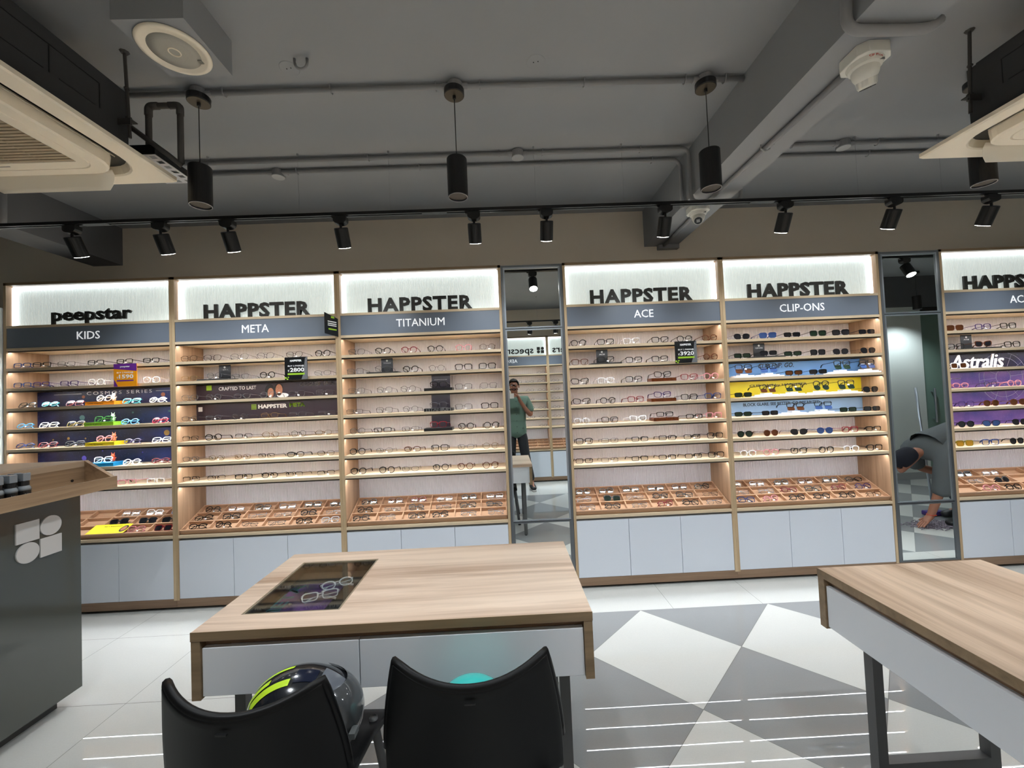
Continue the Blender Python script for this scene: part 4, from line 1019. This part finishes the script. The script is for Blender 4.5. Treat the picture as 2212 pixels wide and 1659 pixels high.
pendant(-1.385, -1.128, 0, 'black cylinder pendant lamp, leftmost of the row')
pendant(-.180, -1.128, 1, 'black cylinder pendant lamp in the middle, its lit bulb showing')
pendant(1.036, -1.128, 0, 'black cylinder pendant lamp beside the grey ceiling beam')
pendant(2.425, -1.090, 0, 'black cylinder pendant lamp hanging behind the right air conditioner')
for i, x in enumerate((-1.385, -.180, 1.036, 2.425)): pendant(x, -2.35, 1, 'added black cylinder pendant of an unseen row over the photographer, number %s from left' % ['one','two','three','four'][i], pw=1.8)  # row out of view, added to brighten the tables and drawer fronts
pendant(5.72, -2.40, 1, 'black pendant lamp by the pale partition, seen in the right mirror', pw=2.2)
for x, y in ((3.65,-1.128),(4.90,-1.128),(3.65,-2.35),(4.70,-2.35)): pendant(x, y, 1, 'added unseen black cylinder pendant lamp right of the frame, %s' % {(3.65,-1.128): 'first of the front row', (4.90,-1.128): 'last of the front row', (3.65,-2.35): 'first of the rear row', (4.70,-2.35): 'last of the rear row'}[(x,y)])  # unseen extra lamps, added to lighten floor and wall in the right mirror
# track rails
def rail(y, z, x0, x1, label, wires):
    r = thing('track_rail', label, 'light track', ((x0+x1)/2, y, z), 'black lighting tracks')
    b = B(); b.box(x0, x1, y-.017, y-.006, z, z+.018); b.box(x0, x1, y+.006, y+.017, z, z+.018); b.box(x0, x1, y-.006, y+.006, z+.010, z+.018)
    part('rail', b, TRACKM, r)
    part('conductor_slot', B().box(x0, x1, y-.0055, y+.0055, z+.007, z+.0095), mat('slot_grey', (120,118,112), .4), r)
    for x in wires:
        part('hanging_wire', B().tube([(x, y, ZC-.012), (x, y, z+.018)], .0007, 4).lathe([(.005, ZC-.014), (.007, ZC)], 8, (x, y, 0)), PIPE, r)
    for x in range(int(x0)+1, int(x1), 2):
        part('joint', B().box(x-.45, x-.30, y-.018, y+.018, z-.0015, z), TRACKM, r)
    return r
rail(-.61, 2.567, -5.1, 5.0, 'long black lighting track in front of the cabinets', [-1.713,-1.182,-.640,.239,.775,2.228,2.754])
rail(-3.13, 2.567, -3.5, 4.9, 'black lighting track before the opposite cabinets, seen in the mirror', [-.9,.55,2.0])
def spot(x, y, z, label, sgn=1, yaw=0, tilt=28):
    r = thing('track_spotlight', label, 'spotlight', (x, y, z), 'black cylinder track spotlights')
    part('adapter', B().box(x-.03, x+.03, y-.013, y+.013, z-.008, z+.006), TRACKM, r)
    b = B().prism([(x-.038, z-.03)]+[(x+.038*math.cos(a), z-.03-.022*math.sin(a)) for a in [PI-PI*i/8 for i in range(9)]]+[(x+.038, z-.008), (x-.038, z-.008)], 'y', y-.022, y+.022)
    b.prism([(x-.055, z-.004), (x-.03, z-.004), (x-.03, z-.014), (x-.048, z-.012)], 'y', y-.008, y+.008)
    part('driver_housing', b, mat('black_housing', (28,28,28), .4), r)
    Mh = Matrix.Translation((x, y, z-.070)) @ Matrix.Rotation(yaw, 4, 'Z') @ Matrix.Rotation(math.radians(tilt)*sgn, 4, 'X')
    part('swivel', B().tube([(x, y, z-.045), (x, y, z-.075)], .007, 8), BLACK, r)
    b = B().lathe([(.036, -.114), (.0395, -.112), (.0395, -.003), (.036, 0), (.002, 0)], 28, (0,0,0), Mh)
    hd = part('lamp_head', b, TRACKM, r)
    b = B().lathe([(.034, -.1152), (.034, -.1142)], 24, (0,0,0), Mh)
    part('lens', b, mat('spot_lens_lit', (255,252,244), .4, emit=22), hd)
    li = bpy.data.lights.new('spot_bulb', 'SPOT'); li.energy = SPOT_W; li.spot_size = math.radians(95); li.spot_blend = .9; li.shadow_soft_size = .03; li.color = (.90, .96, 1)
    lo = bpy.data.objects.new('spot_bulb', li); COL.objects.link(lo)
    lo.matrix_world = Matrix.Translation((-x, -y, -z)) @ Mh @ Matrix.Translation((0, 0, -.122)); lo.parent = r
SX = [(-2.515,'leftmost'),(-2.0,'second from left'),(-1.605,'third from left, over the second cabinet'),(-.937,'over the TITANIUM cabinet, left one'),(-.139,'over the TITANIUM cabinet, right one'),(.30,'above the tall mirror'),(1.025,'just left of the ceiling beam'),(1.768,'just right of the wall camera'),(2.448,'second from the right'),(3.06,'rightmost, near the air conditioner')]
for i, (x, lb) in enumerate(SX): spot(x, -.61, 2.567, 'black track spotlight, '+lb, 1)
spot(3.75, -.61, 2.567, 'black track spotlight with glowing face, seen in the right mirror', 1)
for x, lb in ((-1.6, 'leftmost'), (-.5, 'left'), (.43, 'middle'), (.83, 'right'), (2.1, 'far right')): spot(x, -3.13, 2.567, 'mirrored black spotlight before the opposite cabinets, '+lb, -1)
# ------------------------------------------------------------ cassette air conditioners
def cassette(cx, sx, label):
    """sx=-1: panel extends to -x from corner cx"""
    r = thing('cassette_air_conditioner', label, 'air conditioner', (cx+sx*.475, -1.62, 2.5), 'ceiling cassette air conditioners')
    y1 = -1.148; y0 = y1-.95; xa, xb = sorted((cx, cx+sx*.95)); xm, ym = (xa+xb)/2, (y0+y1)/2
    def rsq(h, rad, n=6):
        p = []
        for (qx, qy, a0) in ((1,1,0),(-1,1,PI/2),(-1,-1,PI),(1,-1,3*PI/2)):
            for i in range(n+1):
                a = a0+PI/2*i/n; p.append((xm+qx*(h-rad)+rad*math.cos(a), ym+qy*(h-rad)+rad*math.sin(a)))
        return p
    def ring(b, pa, za, pb, zb):
        n = len(pa); b.add([(x,y,za) for x,y in pa]+[(x,y,zb) for x,y in pb], [(i,(i+1)%n,n+(i+1)%n,n+i) for i in range(n)])
    b = B(); O = rsq(.475, .012); A1 = rsq(.398, .13); 
    ring(b, O, 2.522, O, 2.506); ring(b, O, 2.506, rsq(.469, .014), 2.500); ring(b, rsq(.469, .014), 2.500, rsq(.405, .135), 2.4995); ring(b, rsq(.405,.135), 2.4995, A1, 2.504); ring(b, A1, 2.504, rsq(.388,.125), 2.535); ring(b, O, 2.522, rsq(.388,.125), 2.535)
    part('outer_panel', b, CREAM, r, smooth=False)
    b = B(); Bq = rsq(.338, .10); ring(b, rsq(.35,.11), 2.53, rsq(.345,.105), 2.482); ring(b, rsq(.345,.105), 2.482, Bq, 2.476); ring(b, Bq, 2.476, rsq(.296, .07), 2.474); ring(b, rsq(.296,.07), 2.474, rsq(.2935,.07), 2.478); ring(b, rsq(.2935,.07), 2.478, rsq(.291,.07), 2.474)
    ip = rsq(.291,.07); iq = rsq(.247,.006)
    ring(b, ip, 2.474, iq, 2.4745); ring(b, iq, 2.4745, rsq(.243,.006), 2.481)
    part('inner_panel', b, CREAM, r)
    b = B().box(xm-.245, xm+.245, ym-.245, ym+.245, 2.484, 2.486); part('grille_backing', b, mat('dark_grille_gap', (96,84,66), .8), r)
    g = B()
    for i in range(28):
        y = ym-.236+i*.0175; g.box(xm-.243, xm+.243, y-.006, y+.006, 2.4755, 2.483)
    for x in (xm-.12, xm, xm+.12): g.box(x-.002, x+.002, ym-.243, ym+.243, 2.4748, 2.4756)
    part('intake_grille', g, GRILL, r)
    part('outlet_cavity', B().box(xm-.41, xm+.41, ym-.41, ym+.41, 2.536, 2.54), mat('outlet_dark', (60,58,52), .7), r)
    # vanes
    for k in range(4):
        Mk = Matrix.Translation((xm, ym, 2.5)) @ Matrix.Rotation(k*PI/2, 4, 'Z')
        v = B()
        if k == 0:   # opened flap on the wall side
            def fl(u, w_): 
                t = u*2-1; return tuple(Mk @ Vector((t*(.29-.06*w_**2), .352+.055*w_, .000-.060*w_)))
        else:
            def fl(u, w_):
                t = u*2-1; return tuple(Mk @ Vector((t*.27, .358+.022*w_, .022-.016*w_)))
        v.grid(fl, 8, 4); o = part('air_vane', v, CREAM if k == 0 else CREAMD, r, smooth=True)
        sd = o.modifiers.new('t', 'SOLIDIFY'); sd.thickness = .004
    part('badge', B().box(xm-.10, xm-.04, ym+.264, ym+.268, 2.4732, 2.4738), mat('badge_grey', (120,118,110), .5), r)
    # housing
    bx0_, bx1_ = (xa+.09, xb-.09) if True else (0,0)
    h = B(); 
    X0, X1, Y0, Y1 = xa+.06, xb-.06, y0+.06, y1-.15
    if sx < 0: X1 = cx-.09
    else: X0 = cx+.09
    h.box(X0, X1, Y0, Y1, 2.541, 2.812); h.box(X0+.02, X1-.02, Y0+.02, Y1-.02, 2.812, 2.83)
    hs = part('housing', h, ACB, r)
    sxv = X1+.001 if sx < 0 else X0-.001
    q = B()
    for (ya, yb_) in ((-1.42,-1.60),(-1.60,-1.80),(-1.80,-2.0)):
        for (a, b_, c_, d_) in ((ya, ya-.003, 2.66, 2.76), (ya, yb_, 2.76, 2.763), (ya-.02, yb_+.03, 2.66, 2.663)):
            lo_, hi_ = sorted((a, b_)); q.box(min(sxv, sxv-sx*.0), max(sxv, sxv)+.0008, lo_, hi_, c_, d_)
    part('panel_seams', q, BLACK, hs)
    if sx < 0: part('cable_port', B().lathe([(.008,-.001),(.008,.001)], 12, (sxv, -1.75, 2.62), Ry), BLACK, hs)
    RM = mat('threaded_rod_grey', (72,70,68), .5, metal=.3)
    for y in (-1.346, -1.95):
        xr = X1+.032 if sx < 0 else X0-.032
        rd = part('hanging_rod', B().tube([(xr, y, ZC), (xr, y+.02, 2.60)], .0065, 8).lathe([(.012, ZC-.008), (.018, ZC)], 8, (xr, y, 0)), RM, r, smooth=False)
        b = B(); xi, xo = (X1, xr+.02) if sx < 0 else (xr-.02, X0)
        b.box(xi, xo, y+.0, y+.035, 2.668, 2.672); b.box(xi, xo, y+.0, y+.003, 2.645, 2.668); b.lathe([(.012,2.655),(.012,2.664)], 6, (xr, y+.016, 0)); b.lathe([(.012,2.675),(.012,2.684)], 6, (xr, y+.016, 0))
        if y > -1.5: b.lathe([(.010,2.80),(.010,2.807)], 6, (xr, y+.008, 0))
        part('rod_bracket', b, RM, rd)
    return r
cassette(-1.471, -1, 'cream ceiling cassette air conditioner at upper left')
cassette(2.036, 1, 'cream ceiling cassette air conditioner at upper right edge')
# cable tray and condensate pipe by the left unit
single('cable_tray', B().box(-1.67, -1.52, -1.215, -1.212, 2.60, 2.642).box(-1.67, -1.668, -1.212, -.97, 2.60, 2.63).box(-1.522, -1.52, -1.212, -.97, 2.60, 2.63), BLACK, 'short black metal cable tray beside the left air conditioner', 'tray', loc=(-1.6,-1.13,2.6))
tr = B(); 
ys = [-1.212+.242*i/6 for i in range(7)]
for i in range(6):
    for j in range(3):
        xa_, xb_ = -1.668+.146*j/3, -1.668+.146*(j+1)/3; ya_, yb2 = ys[i], ys[i+1]
        hx0, hx1, hy0, hy1 = xa_+.011, xb_-.011, ya_+.009, yb2-.009
        for q in ((xa_,hx0,ya_,yb2),(hx1,xb_,ya_,yb2),(hx0,hx1,ya_,hy0),(hx0,hx1,hy1,yb2)): tr.box(*q, 2.598, 2.5995)
single('perforated_plate', tr, mat('white_perforated', (196,198,204), .5), 'white perforated metal plate under the black cable tray', 'plate', loc=(-1.6,-1.13,2.6))
r = thing('drain_pipe', 'dark drain pipe with an upright u-bend beside the left air conditioner', 'pipe', (-1.5, -1.18, 2.6))
part('u_bend', B().tube(wire([(-1.575,-1.18,2.66),(-1.575,-1.18,2.845),(-1.432,-1.18,2.845),(-1.432,-1.18,2.575)], .018), .0125, 10), DPIPE, r, smooth=True)
part('elbow', B().tube(wire([(-1.575,-1.18,2.80),(-1.575,-1.18,2.845),(-1.53,-1.18,2.845)], .02), .0155, 10), DPIPE, r, smooth=True)
part('elbow', B().tube(wire([(-1.48,-1.18,2.845),(-1.432,-1.18,2.845),(-1.432,-1.18,2.80)], .02), .0155, 10), DPIPE, r, smooth=True)
part('slanted_pipe', B().tube([(-1.60,-1.282,2.705),(-1.46,-1.215,2.592),(-1.436,-1.17,2.568)], .011, 10), DPIPE, r, smooth=True)
# dome cameras
def dome(x, y, z, aim, label, brand, s=1.0, look=1):
    r = thing('security_camera', label, 'camera', (x, y, z), 'white turret security cameras')
    W_ = mat('camera_white', (222,222,214), .35)
    k = .062*s; oc = [(x-k,y-k*.62),(x-k*.62,y-k),(x+k*.62,y-k),(x+k,y-k*.62),(x+k,y+k*.62),(x+k*.62,y+k),(x-k*.62,y+k),(x-k,y+k*.62)]
    part('base_box', B().prism(oc, 'z', z-.042*s, z), W_, r, bevel=.003)
    part('collar', B().lathe([(.040*s, z-.066*s), (.050*s, z-.058*s), (.056*s, z-.0425*s)], 32, (x, y, 0)), W_, r, smooth=False)
    Md = Matrix.Translation((x, y, z-.066*s)) @ Matrix.Rotation(aim[0], 4, 'Z') @ Matrix.Rotation(aim[1], 4, 'X')
    part('turret', ell(B(), (0,0,0), .042*s, .042*s, .046*s).xf(Md), W_, r, smooth=True)
    b = B().lathe([(.026*s, -.056*s), (.030*s, -.05*s), (.034*s, -.02*s)], 24, (0,0,0), Md); part('lens_hood', b, W_, r)
    b = B().lathe([(.0245*s, -.058*s), (.0245*s, -.0562*s)], 24, (0,0,0), Md); part('lens_face', b, mat('camera_face_dark', (40,42,44), .15), r)
    b = B().tbox(Md, -.010*s, .010*s, -.010*s, .010*s, -.0595*s, -.0582*s); part('lens_window', b, mat('camera_window', (150,152,152), .2), r)
    part('printed_label', B().box(x+.012*s, x+.03*s, y-.0475*s, y-.0465*s, z-.060*s, z-.052*s), mat('grey_label', (110,112,112), .5), r)
    if brand:
        of = OFF[r.name]
        link('printed_text', text_mesh('CP PLUS', lambda u, v, d: (x-.005+u-of[0], y-.0566*s*1.0-.0005-of[1]+abs(u)*.25, z-.053*s+v-of[2]), .05, .008, .03), mat('red_print', (190,50,40), .5), r)
def _xf(s, M_): s.v = [tuple(M_ @ Vector(v)) for v in s.v]; return s
B.xf = _xf
dome(1.375, -1.60, 2.650, (-.9, .45), 'white turret security camera under the ceiling beam, upper right', True, 1.0)
dome(1.335, -.395, 2.650, (-.5, -.75), 'small white security camera near the wall, square lens showing', False, 1.0)
# ------------------------------------------------------------ people
def skin(name, V, E_, root, m, parent, lvl=2, disp=None):
    me = bpy.data.meshes.new(name); me.from_pydata([v[:3] for v in V], E_, []); me.materials.append(m)
    of = OFF.get(parent.name, (0,0,0)) if parent else (0,0,0)
    for v in me.vertices: v.co = (v.co.x-of[0], v.co.y-of[1], v.co.z-of[2])
    o = bpy.data.objects.new(name, me); COL.objects.link(o)
    if parent: o.parent = parent; OFF[o.name] = of
    sk = o.modifiers.new('skin', 'SKIN'); sk.use_smooth_shade = True
    if not me.skin_vertices: me.attributes.new if False else None
    bm = bmesh.new(); bm.from_mesh(me); ly = bm.verts.layers.skin.verify(); bm.verts.ensure_lookup_table()
    for i, v in enumerate(bm.verts):
        rr_ = V[i][3]; v[ly].radius = rr_ if isinstance(rr_, tuple) else (rr_, rr_); v[ly].use_root = (i == root)
    bm.to_mesh(me); bm.free()
    ss = o.modifiers.new('sub', 'SUBSURF'); ss.levels = lvl; ss.render_levels = lvl
    return o
def hand(V, E_, wrist_i, w, d, up_, side, s=1.0, curl=.6):
    """append palm and five fingers; w wrist pos, d direction, up_ curl direction, side thumb side"""
    w, d, up_, side = Vector(w), Vector(d).normalized(), Vector(up_).normalized(), Vector(side).normalized()
    p1 = w+d*.045*s; V.append((*p1, .026*s)); pi = len(V)-1; E_.append((wrist_i, pi))
    p2 = w+d*.075*s; 
    for k, (off, ln) in enumerate(((.030,.068),(.010,.078),(-.010,.072),(-.029,.056))):
        prev = pi; base = p2+side*off*s
        V.append((*base, .0095*s)); E_.append((prev, len(V)-1)); prev = len(V)-1
        dd = d.copy(); q = base
        for j in range(3):
            a = curl*(.5+.5*j); dd = (dd*math.cos(a)+up_*math.sin(a)).normalized(); up2 = up_
            q = q+dd*ln*s/3; V.append((*q, (.0088-.0006*j)*s)); E_.append((prev, len(V)-1)); prev = len(V)-1
    q = w+d*.02*s+side*.028*s; V.append((*q, .012*s)); E_.append((pi, len(V)-1)); prev = len(V)-1
    dd = (side*.8+d*.7+up_*.2).normalized()
    for j in range(2):
        q = q+dd*.03*s; V.append((*q, .0098*s)); E_.append((prev, len(V)-1)); prev = len(V)-1; dd = (dd+d*.5+up_*.3).normalized()
SKIN = mat('brown_skin', (150,100,78), .55); HAIR = mat('black_hair', (16,14,14), .6); SHOE = mat('black_shoe', (24,24,26), .5)
px, py = .165, -3.36
P = thing('person', 'person in a sage green short-sleeved shirt and dark trousers photographing the shop', 'person', (px, py, 0))
V = [(px,py,.93,(.10,.075)),(px,py,1.05,(.10,.075)),(px,py+.005,1.22,(.11,.08)),(px,py,1.37,(.095,.06)),(px-.0,py+.015,1.45,.052),(px-.01,py+.03,1.50,.050),
     (px-.015,py+.045,1.555,(.062,.072)),(px-.015,py+.04,1.615,(.074,.086)),(px-.015,py+.03,1.665,(.064,.074))]
E_ = [(0,1),(1,2),(2,3),(3,4),(4,5),(5,6),(6,7),(7,8)]
nose = len(V); V.append((px-.015,py+.135,1.585,.012)); E_.append((6,nose))
def limb(pts, a):
    prev = a
    for p in pts: V.append(p); E_.append((prev, len(V)-1)); prev = len(V)-1
    return prev
# right arm (image right, +x)
wr = limb([(px+.17,py,1.375,.062),(px+.215,py+.01,1.28,.050),(px+.235,py+.04,1.13,.043),(px+.15,py+.14,1.24,.036),(px+.065,py+.225,1.375,.026)], 3)
hand(V, E_, wr, (px+.065,py+.225,1.375), (-.35,.45,1), (-.9,.1,-.1), (-.2,-.9,.2), 1.0, .5)
wl = limb([(px-.17,py,1.375,.062),(px-.215,py+.01,1.28,.050),(px-.24,py+.06,1.14,.043),(px-.225,py+.16,1.26,.036),(px-.205,py+.225,1.365,.026)], 3)
hand(V, E_, wl, (px-.205,py+.225,1.365), (.15,.35,1), (.9,.1,-.2), (.3,-.9,.2), 1.0, .5)
for s, fx, fy in ((1, .20, .05), (-1, -.12, -.02)):
    limb([(px+s*.085,py,.86,.06),(px+s*.10+(.02 if s>0 else 0),py+.02,.50,.045),(px+fx*.95,py+fy*.6,.12,.042),(px+fx,py+fy,.075,.045),(px+fx+s*.02,py+fy+.12,.045,(.04,.028)),(px+fx+s*.03,py+fy+.19,.038,(.032,.022))], 0)
body = skin('body', V, E_, 0, SKIN, P)
# clothes
def cloth(name, V2, E2, m, root=0, lvl=2): return skin(name, V2, E2, root, m, P, lvl)
SHIRT = mat('sage_green_shirt', (92,114,100), .8); TRO = mat('charcoal_trousers', (28,28,32), .8)
V2 = [(px,py,.77,(.185,.14)),(px,py,.93,(.175,.13)),(px,py,1.05,(.165,.125)),(px,py+.005,1.22,(.175,.13)),(px,py,1.36,(.14,.10)),(px,py+.012,1.435,.066),
      (px+.17,py,1.385,.074),(px+.225,py+.01,1.27,.066),(px+.242,py+.03,1.17,.066),(px-.17,py,1.385,.074),(px-.225,py+.01,1.27,.066),(px-.245,py+.045,1.18,.066)]
cloth('shirt', V2, [(0,1),(1,2),(2,3),(3,4),(4,5),(4,6),(6,7),(7,8),(4,9),(9,10),(10,11)], SHIRT, 3)
b = B()
for z in (1.36,1.26,1.16,1.06,.97,.88): b.lathe([(.006,-.002),(.006,.002)], 10, (px+.01, py+.128, z), Matrix.Rotation(PI/2,4,'X'))
part('buttons', b, BLACK, P)
V3 = [(px,py,.99,(.10,.075)),(px+.085,py,.84,.095),(px+.125,py+.02,.50,.078),(px+.20,py+.03,.09,.072),(px-.085,py,.84,.095),(px-.10,py+.02,.50,.078),(px-.12,py-.01,.09,.072)]
cloth('trousers', V3, [(0,1),(1,2),(2,3),(0,4),(4,5),(5,6)], TRO)
for s, fx, fy in ((1, .20, .05), (-1, -.12, -.02)):
    V4 = [(px+fx,py+fy-.03,.05,(.05,.048)),(px+fx+s*.01,py+fy+.06,.05,(.052,.045)),(px+fx+s*.02,py+fy+.14,.042,(.052,.036)),(px+fx+s*.03,py+fy+.21,.034,(.040,.026))]
    sh = cloth('shoe', V4, [(0,1),(1,2),(2,3)], SHOE, 0, 2)
    so = B(); so.tube([(px+fx,py+fy-.07,.009),(px+fx+s*.01,py+fy+.06,.009),(px+fx+s*.03,py+fy+.25,.009)], [.03,.045,.03], 8)
    so.v = [(x, y, .001+(z-.009+.045)*.22) for x, y, z in so.v]; part('shoe_sole', so, mat('pale_sole', (170,168,164), .6), sh)
# head details
hx, hy = px-.015, py+.04
def scap(u, v):
    a = 2*PI*u; t = -.15+1.72*v
    k = 1.0+.04*math.sin(9*a)*math.sin(5*t)
    fr_ = 1 if math.sin(a) < .35 else (0 if t < .55 else 1)
    t = max(t, .62) if math.sin(a) > .35 else t
    return (hx+.086*math.cos(t)*math.cos(a)*k, hy-.008+.100*math.cos(t)*math.sin(a)*k, 1.622+.096*math.sin(t)*k)
part('hair', B().grid(scap, 32, 14), HAIR, P, smooth=True)
def beard(u, v):
    a = .25+(PI-.5)*u; t = -1.15+.85*v
    return (hx+.073*math.cos(t*.75)*math.cos(a), hy+.004+.083*math.cos(t*.8)*math.sin(a), 1.572+.050*math.sin(t))
part('beard', B().grid(beard, 16, 6), HAIR, P, smooth=True)
eb = B()
for s in (-1, 1):
    ell(eb, (hx+s*.029, hy+.080, 1.612), .012, .008, .008, nu=12, nv=8)
part('eyes', eb, mat('eye_white', (210,206,200), .3), P, smooth=True)
eb = B()
for s in (-1, 1):
    ell(eb, (hx+s*.029, hy+.0865, 1.611), .005, .004, .005, nu=10, nv=6); eb.tube([(hx+s*.012, hy+.087, 1.630), (hx+s*.030, hy+.088, 1.634), (hx+s*.045, hy+.078, 1.629)], .003, 5)
part('pupils_and_brows', eb, HAIR, P, smooth=True)
eb = B(); ell(eb, (hx, hy+.082, 1.548), .020, .008, .007, nu=12, nv=6); part('lips', eb, mat('lip_brown', (130,74,66), .5), P, smooth=True)
eb = B()
for s in (-1, 1): ell(eb, (hx+s*.082, hy-.002, 1.595), .009, .018, .028, nu=12, nv=8)
part('ears', eb, SKIN, P, smooth=True)
# phone held at the lens
ph = single('phone', B().box(-.018, .145, -3.069, -3.061, 1.408, 1.486), mat('phone_back', (196,186,176), .25), 'smartphone with a pale case held up by the person in green', 'phone', loc=(.06, -3.065, 1.447), bevel=.003)
b = B(); 
for dx, dz in ((0,.0),(0,-.022)): b.lathe([(.008,-.001),(.008,.0015)], 16, (-.0+dx+.002, -3.0605, 1.470+dz), Matrix.Rotation(PI/2,4,'X'))
part('camera_lens', b, BLACK, ph)
# cleaner, bent over, seen in the right mirror
cx_, cy_ = 4.72, -.98
Q = thing('person', 'person in grey shirt and dark cap bent double wiping the floor', 'person', (cx_, cy_, 0))
P = Q
V = [(cx_,cy_,.83,(.10,.09)),(cx_-.15,cy_,.86,(.09,.08)),(cx_-.34,cy_,.82,(.09,.07)),(cx_-.50,cy_,.74,(.08,.06)),(cx_-.60,cy_,.71,.045),(cx_-.66,cy_,.66,.060),(cx_-.74,cy_,.62,(.075,.085)),(cx_-.79,cy_,.585,(.068,.08))]
E_ = [(i, i+1) for i in range(7)]
V.append((cx_-.79,cy_,.51,.014)); E_.append((6, len(V)-1))
wr = limb([(cx_-.50,cy_+.17,.70,.042),(cx_-.54,cy_+.18,.50,.042),(cx_-.58,cy_+.16,.34,.042),(cx_-.64,cy_+.12,.10,.030)], 3)
hand(V, E_, wr, (cx_-.64,cy_+.12,.10), (-.7,.05,-.45), (-.3,0,-.6), (.1,-.9,0), 1.05, .25)
wl = limb([(cx_-.50,cy_-.17,.70,.042),(cx_-.40,cy_-.20,.52,.042),(cx_-.28,cy_-.18,.48,.042),(cx_-.20,cy_-.10,.46,.030)], 3)
hand(V, E_, wl, (cx_-.20,cy_-.10,.46), (.5,.3,-.2), (0,.5,-.5), (0,0,1), 1.0, .6)
for s, fx in ((1, -.30), (-1, -.06)):
    limb([(cx_+.02,cy_+s*.10,.74,.06),(cx_-.08+fx*.3,cy_+s*.13,.44,.045),(cx_+fx,cy_+s*.13,.10,.042),(cx_+fx-.02,cy_+s*.13,.07,.042),(cx_+fx-.13,cy_+s*.13,.045,(.038,.026))], 0)
skin('body', V, E_, 0, SKIN, Q)
GSH = mat('grey_work_shirt', (84,88,90), .85)
V2 = [(cx_+.04,cy_,.82,(.18,.16)),(cx_-.15,cy_,.875,(.17,.15)),(cx_-.34,cy_,.84,(.18,.15)),(cx_-.50,cy_,.765,(.20,.17)),(cx_-.62,cy_,.705,.12),
      (cx_-.50,cy_+.17,.70,.10),(cx_-.54,cy_+.18,.48,.085),(cx_-.575,cy_+.165,.30,.075),(cx_-.50,cy_-.17,.70,.10),(cx_-.40,cy_-.20,.50,.075)]
cloth('shirt', V2, [(0,1),(1,2),(2,3),(3,4),(3,5),(5,6),(6,7),(3,8),(8,9)], GSH, 2)
V3 = [(cx_+.03,cy_,.80,(.15,.14)),(cx_+.02,cy_+.11,.68,.11),(cx_-.17,cy_+.13,.42,.085),(cx_-.30,cy_+.13,.13,.07),(cx_+.02,cy_-.11,.68,.11),(cx_-.10,cy_-.13,.42,.085),(cx_-.06,cy_-.13,.13,.07)]
cloth('trousers', V3, [(0,1),(1,2),(2,3),(0,4),(4,5),(5,6)], mat('dark_blue_trousers', (44,52,66), .85))
cloth('cap', [(cx_-.63,cy_,.725,(.07,.075)),(cx_-.70,cy_,.69,(.085,.085)),(cx_-.77,cy_,.645,(.092,.098)),(cx_-.84,cy_,.60,(.07,.08))], [(0,1),(1,2),(2,3)], mat('navy_head_cloth', (20,22,34), .9))
for s, fx in ((1, -.30), (-1, -.06)):
    cloth('shoe', [(cx_+fx+.03,cy_+s*.13,.052,(.05,.048)),(cx_+fx-.08,cy_+s*.13,.05,(.052,.044)),(cx_+fx-.19,cy_+s*.13,.036,(.042,.03))], [(0,1),(1,2)], SHOE)
part('bracelet', B().tube([(cx_-.63+.0+.034*math.cos(a), cy_+.123+.034*math.sin(a), .125) for a in [2*PI*i/16 for i in range(16)]], .004, 5, closed=True), mat('red_thread', (180,60,40), .6), Q)
# floor cloth and mop
rc = random.Random(5); mb = B()
mb.box(4.0, 4.5, -.98, -.82, .001, .006)
for i in range(420):
    x, y = 4.25+rc.gauss(0, .13), -.90+rc.gauss(0, .05); a = rc.uniform(0, 2*PI); l = rc.uniform(.03, .07)
    mb.tube([(x, y, .008), (x+l*.5*math.cos(a), y+l*.5*math.sin(a), .014+rc.random()*.01), (x+l*math.cos(a+.4), y+l*math.sin(a+.4), .006)], .004, 4)
single('floor_cloth', mb, mat('mottled_cloth', (120,112,122), .95, noise=.7, nscale=120), 'mottled grey shaggy floor cloth under the cleaner\'s hand', 'cloth', loc=(4.25,-.9,0))
r = thing('mop', 'mop leaning by the bent person, with steel pole', 'mop', (4.62, -1.25, 0))
part('pole', B().tube([(4.47,-1.2,.06),(4.56,-1.38,1.35)], .012, 8), ALU, r, smooth=True)
part('mop_head', B().box(4.38, 4.56, -1.24, -1.16, .004, .05), mat('purple_mop_head', (60,40,110), .8), r, bevel=.01)
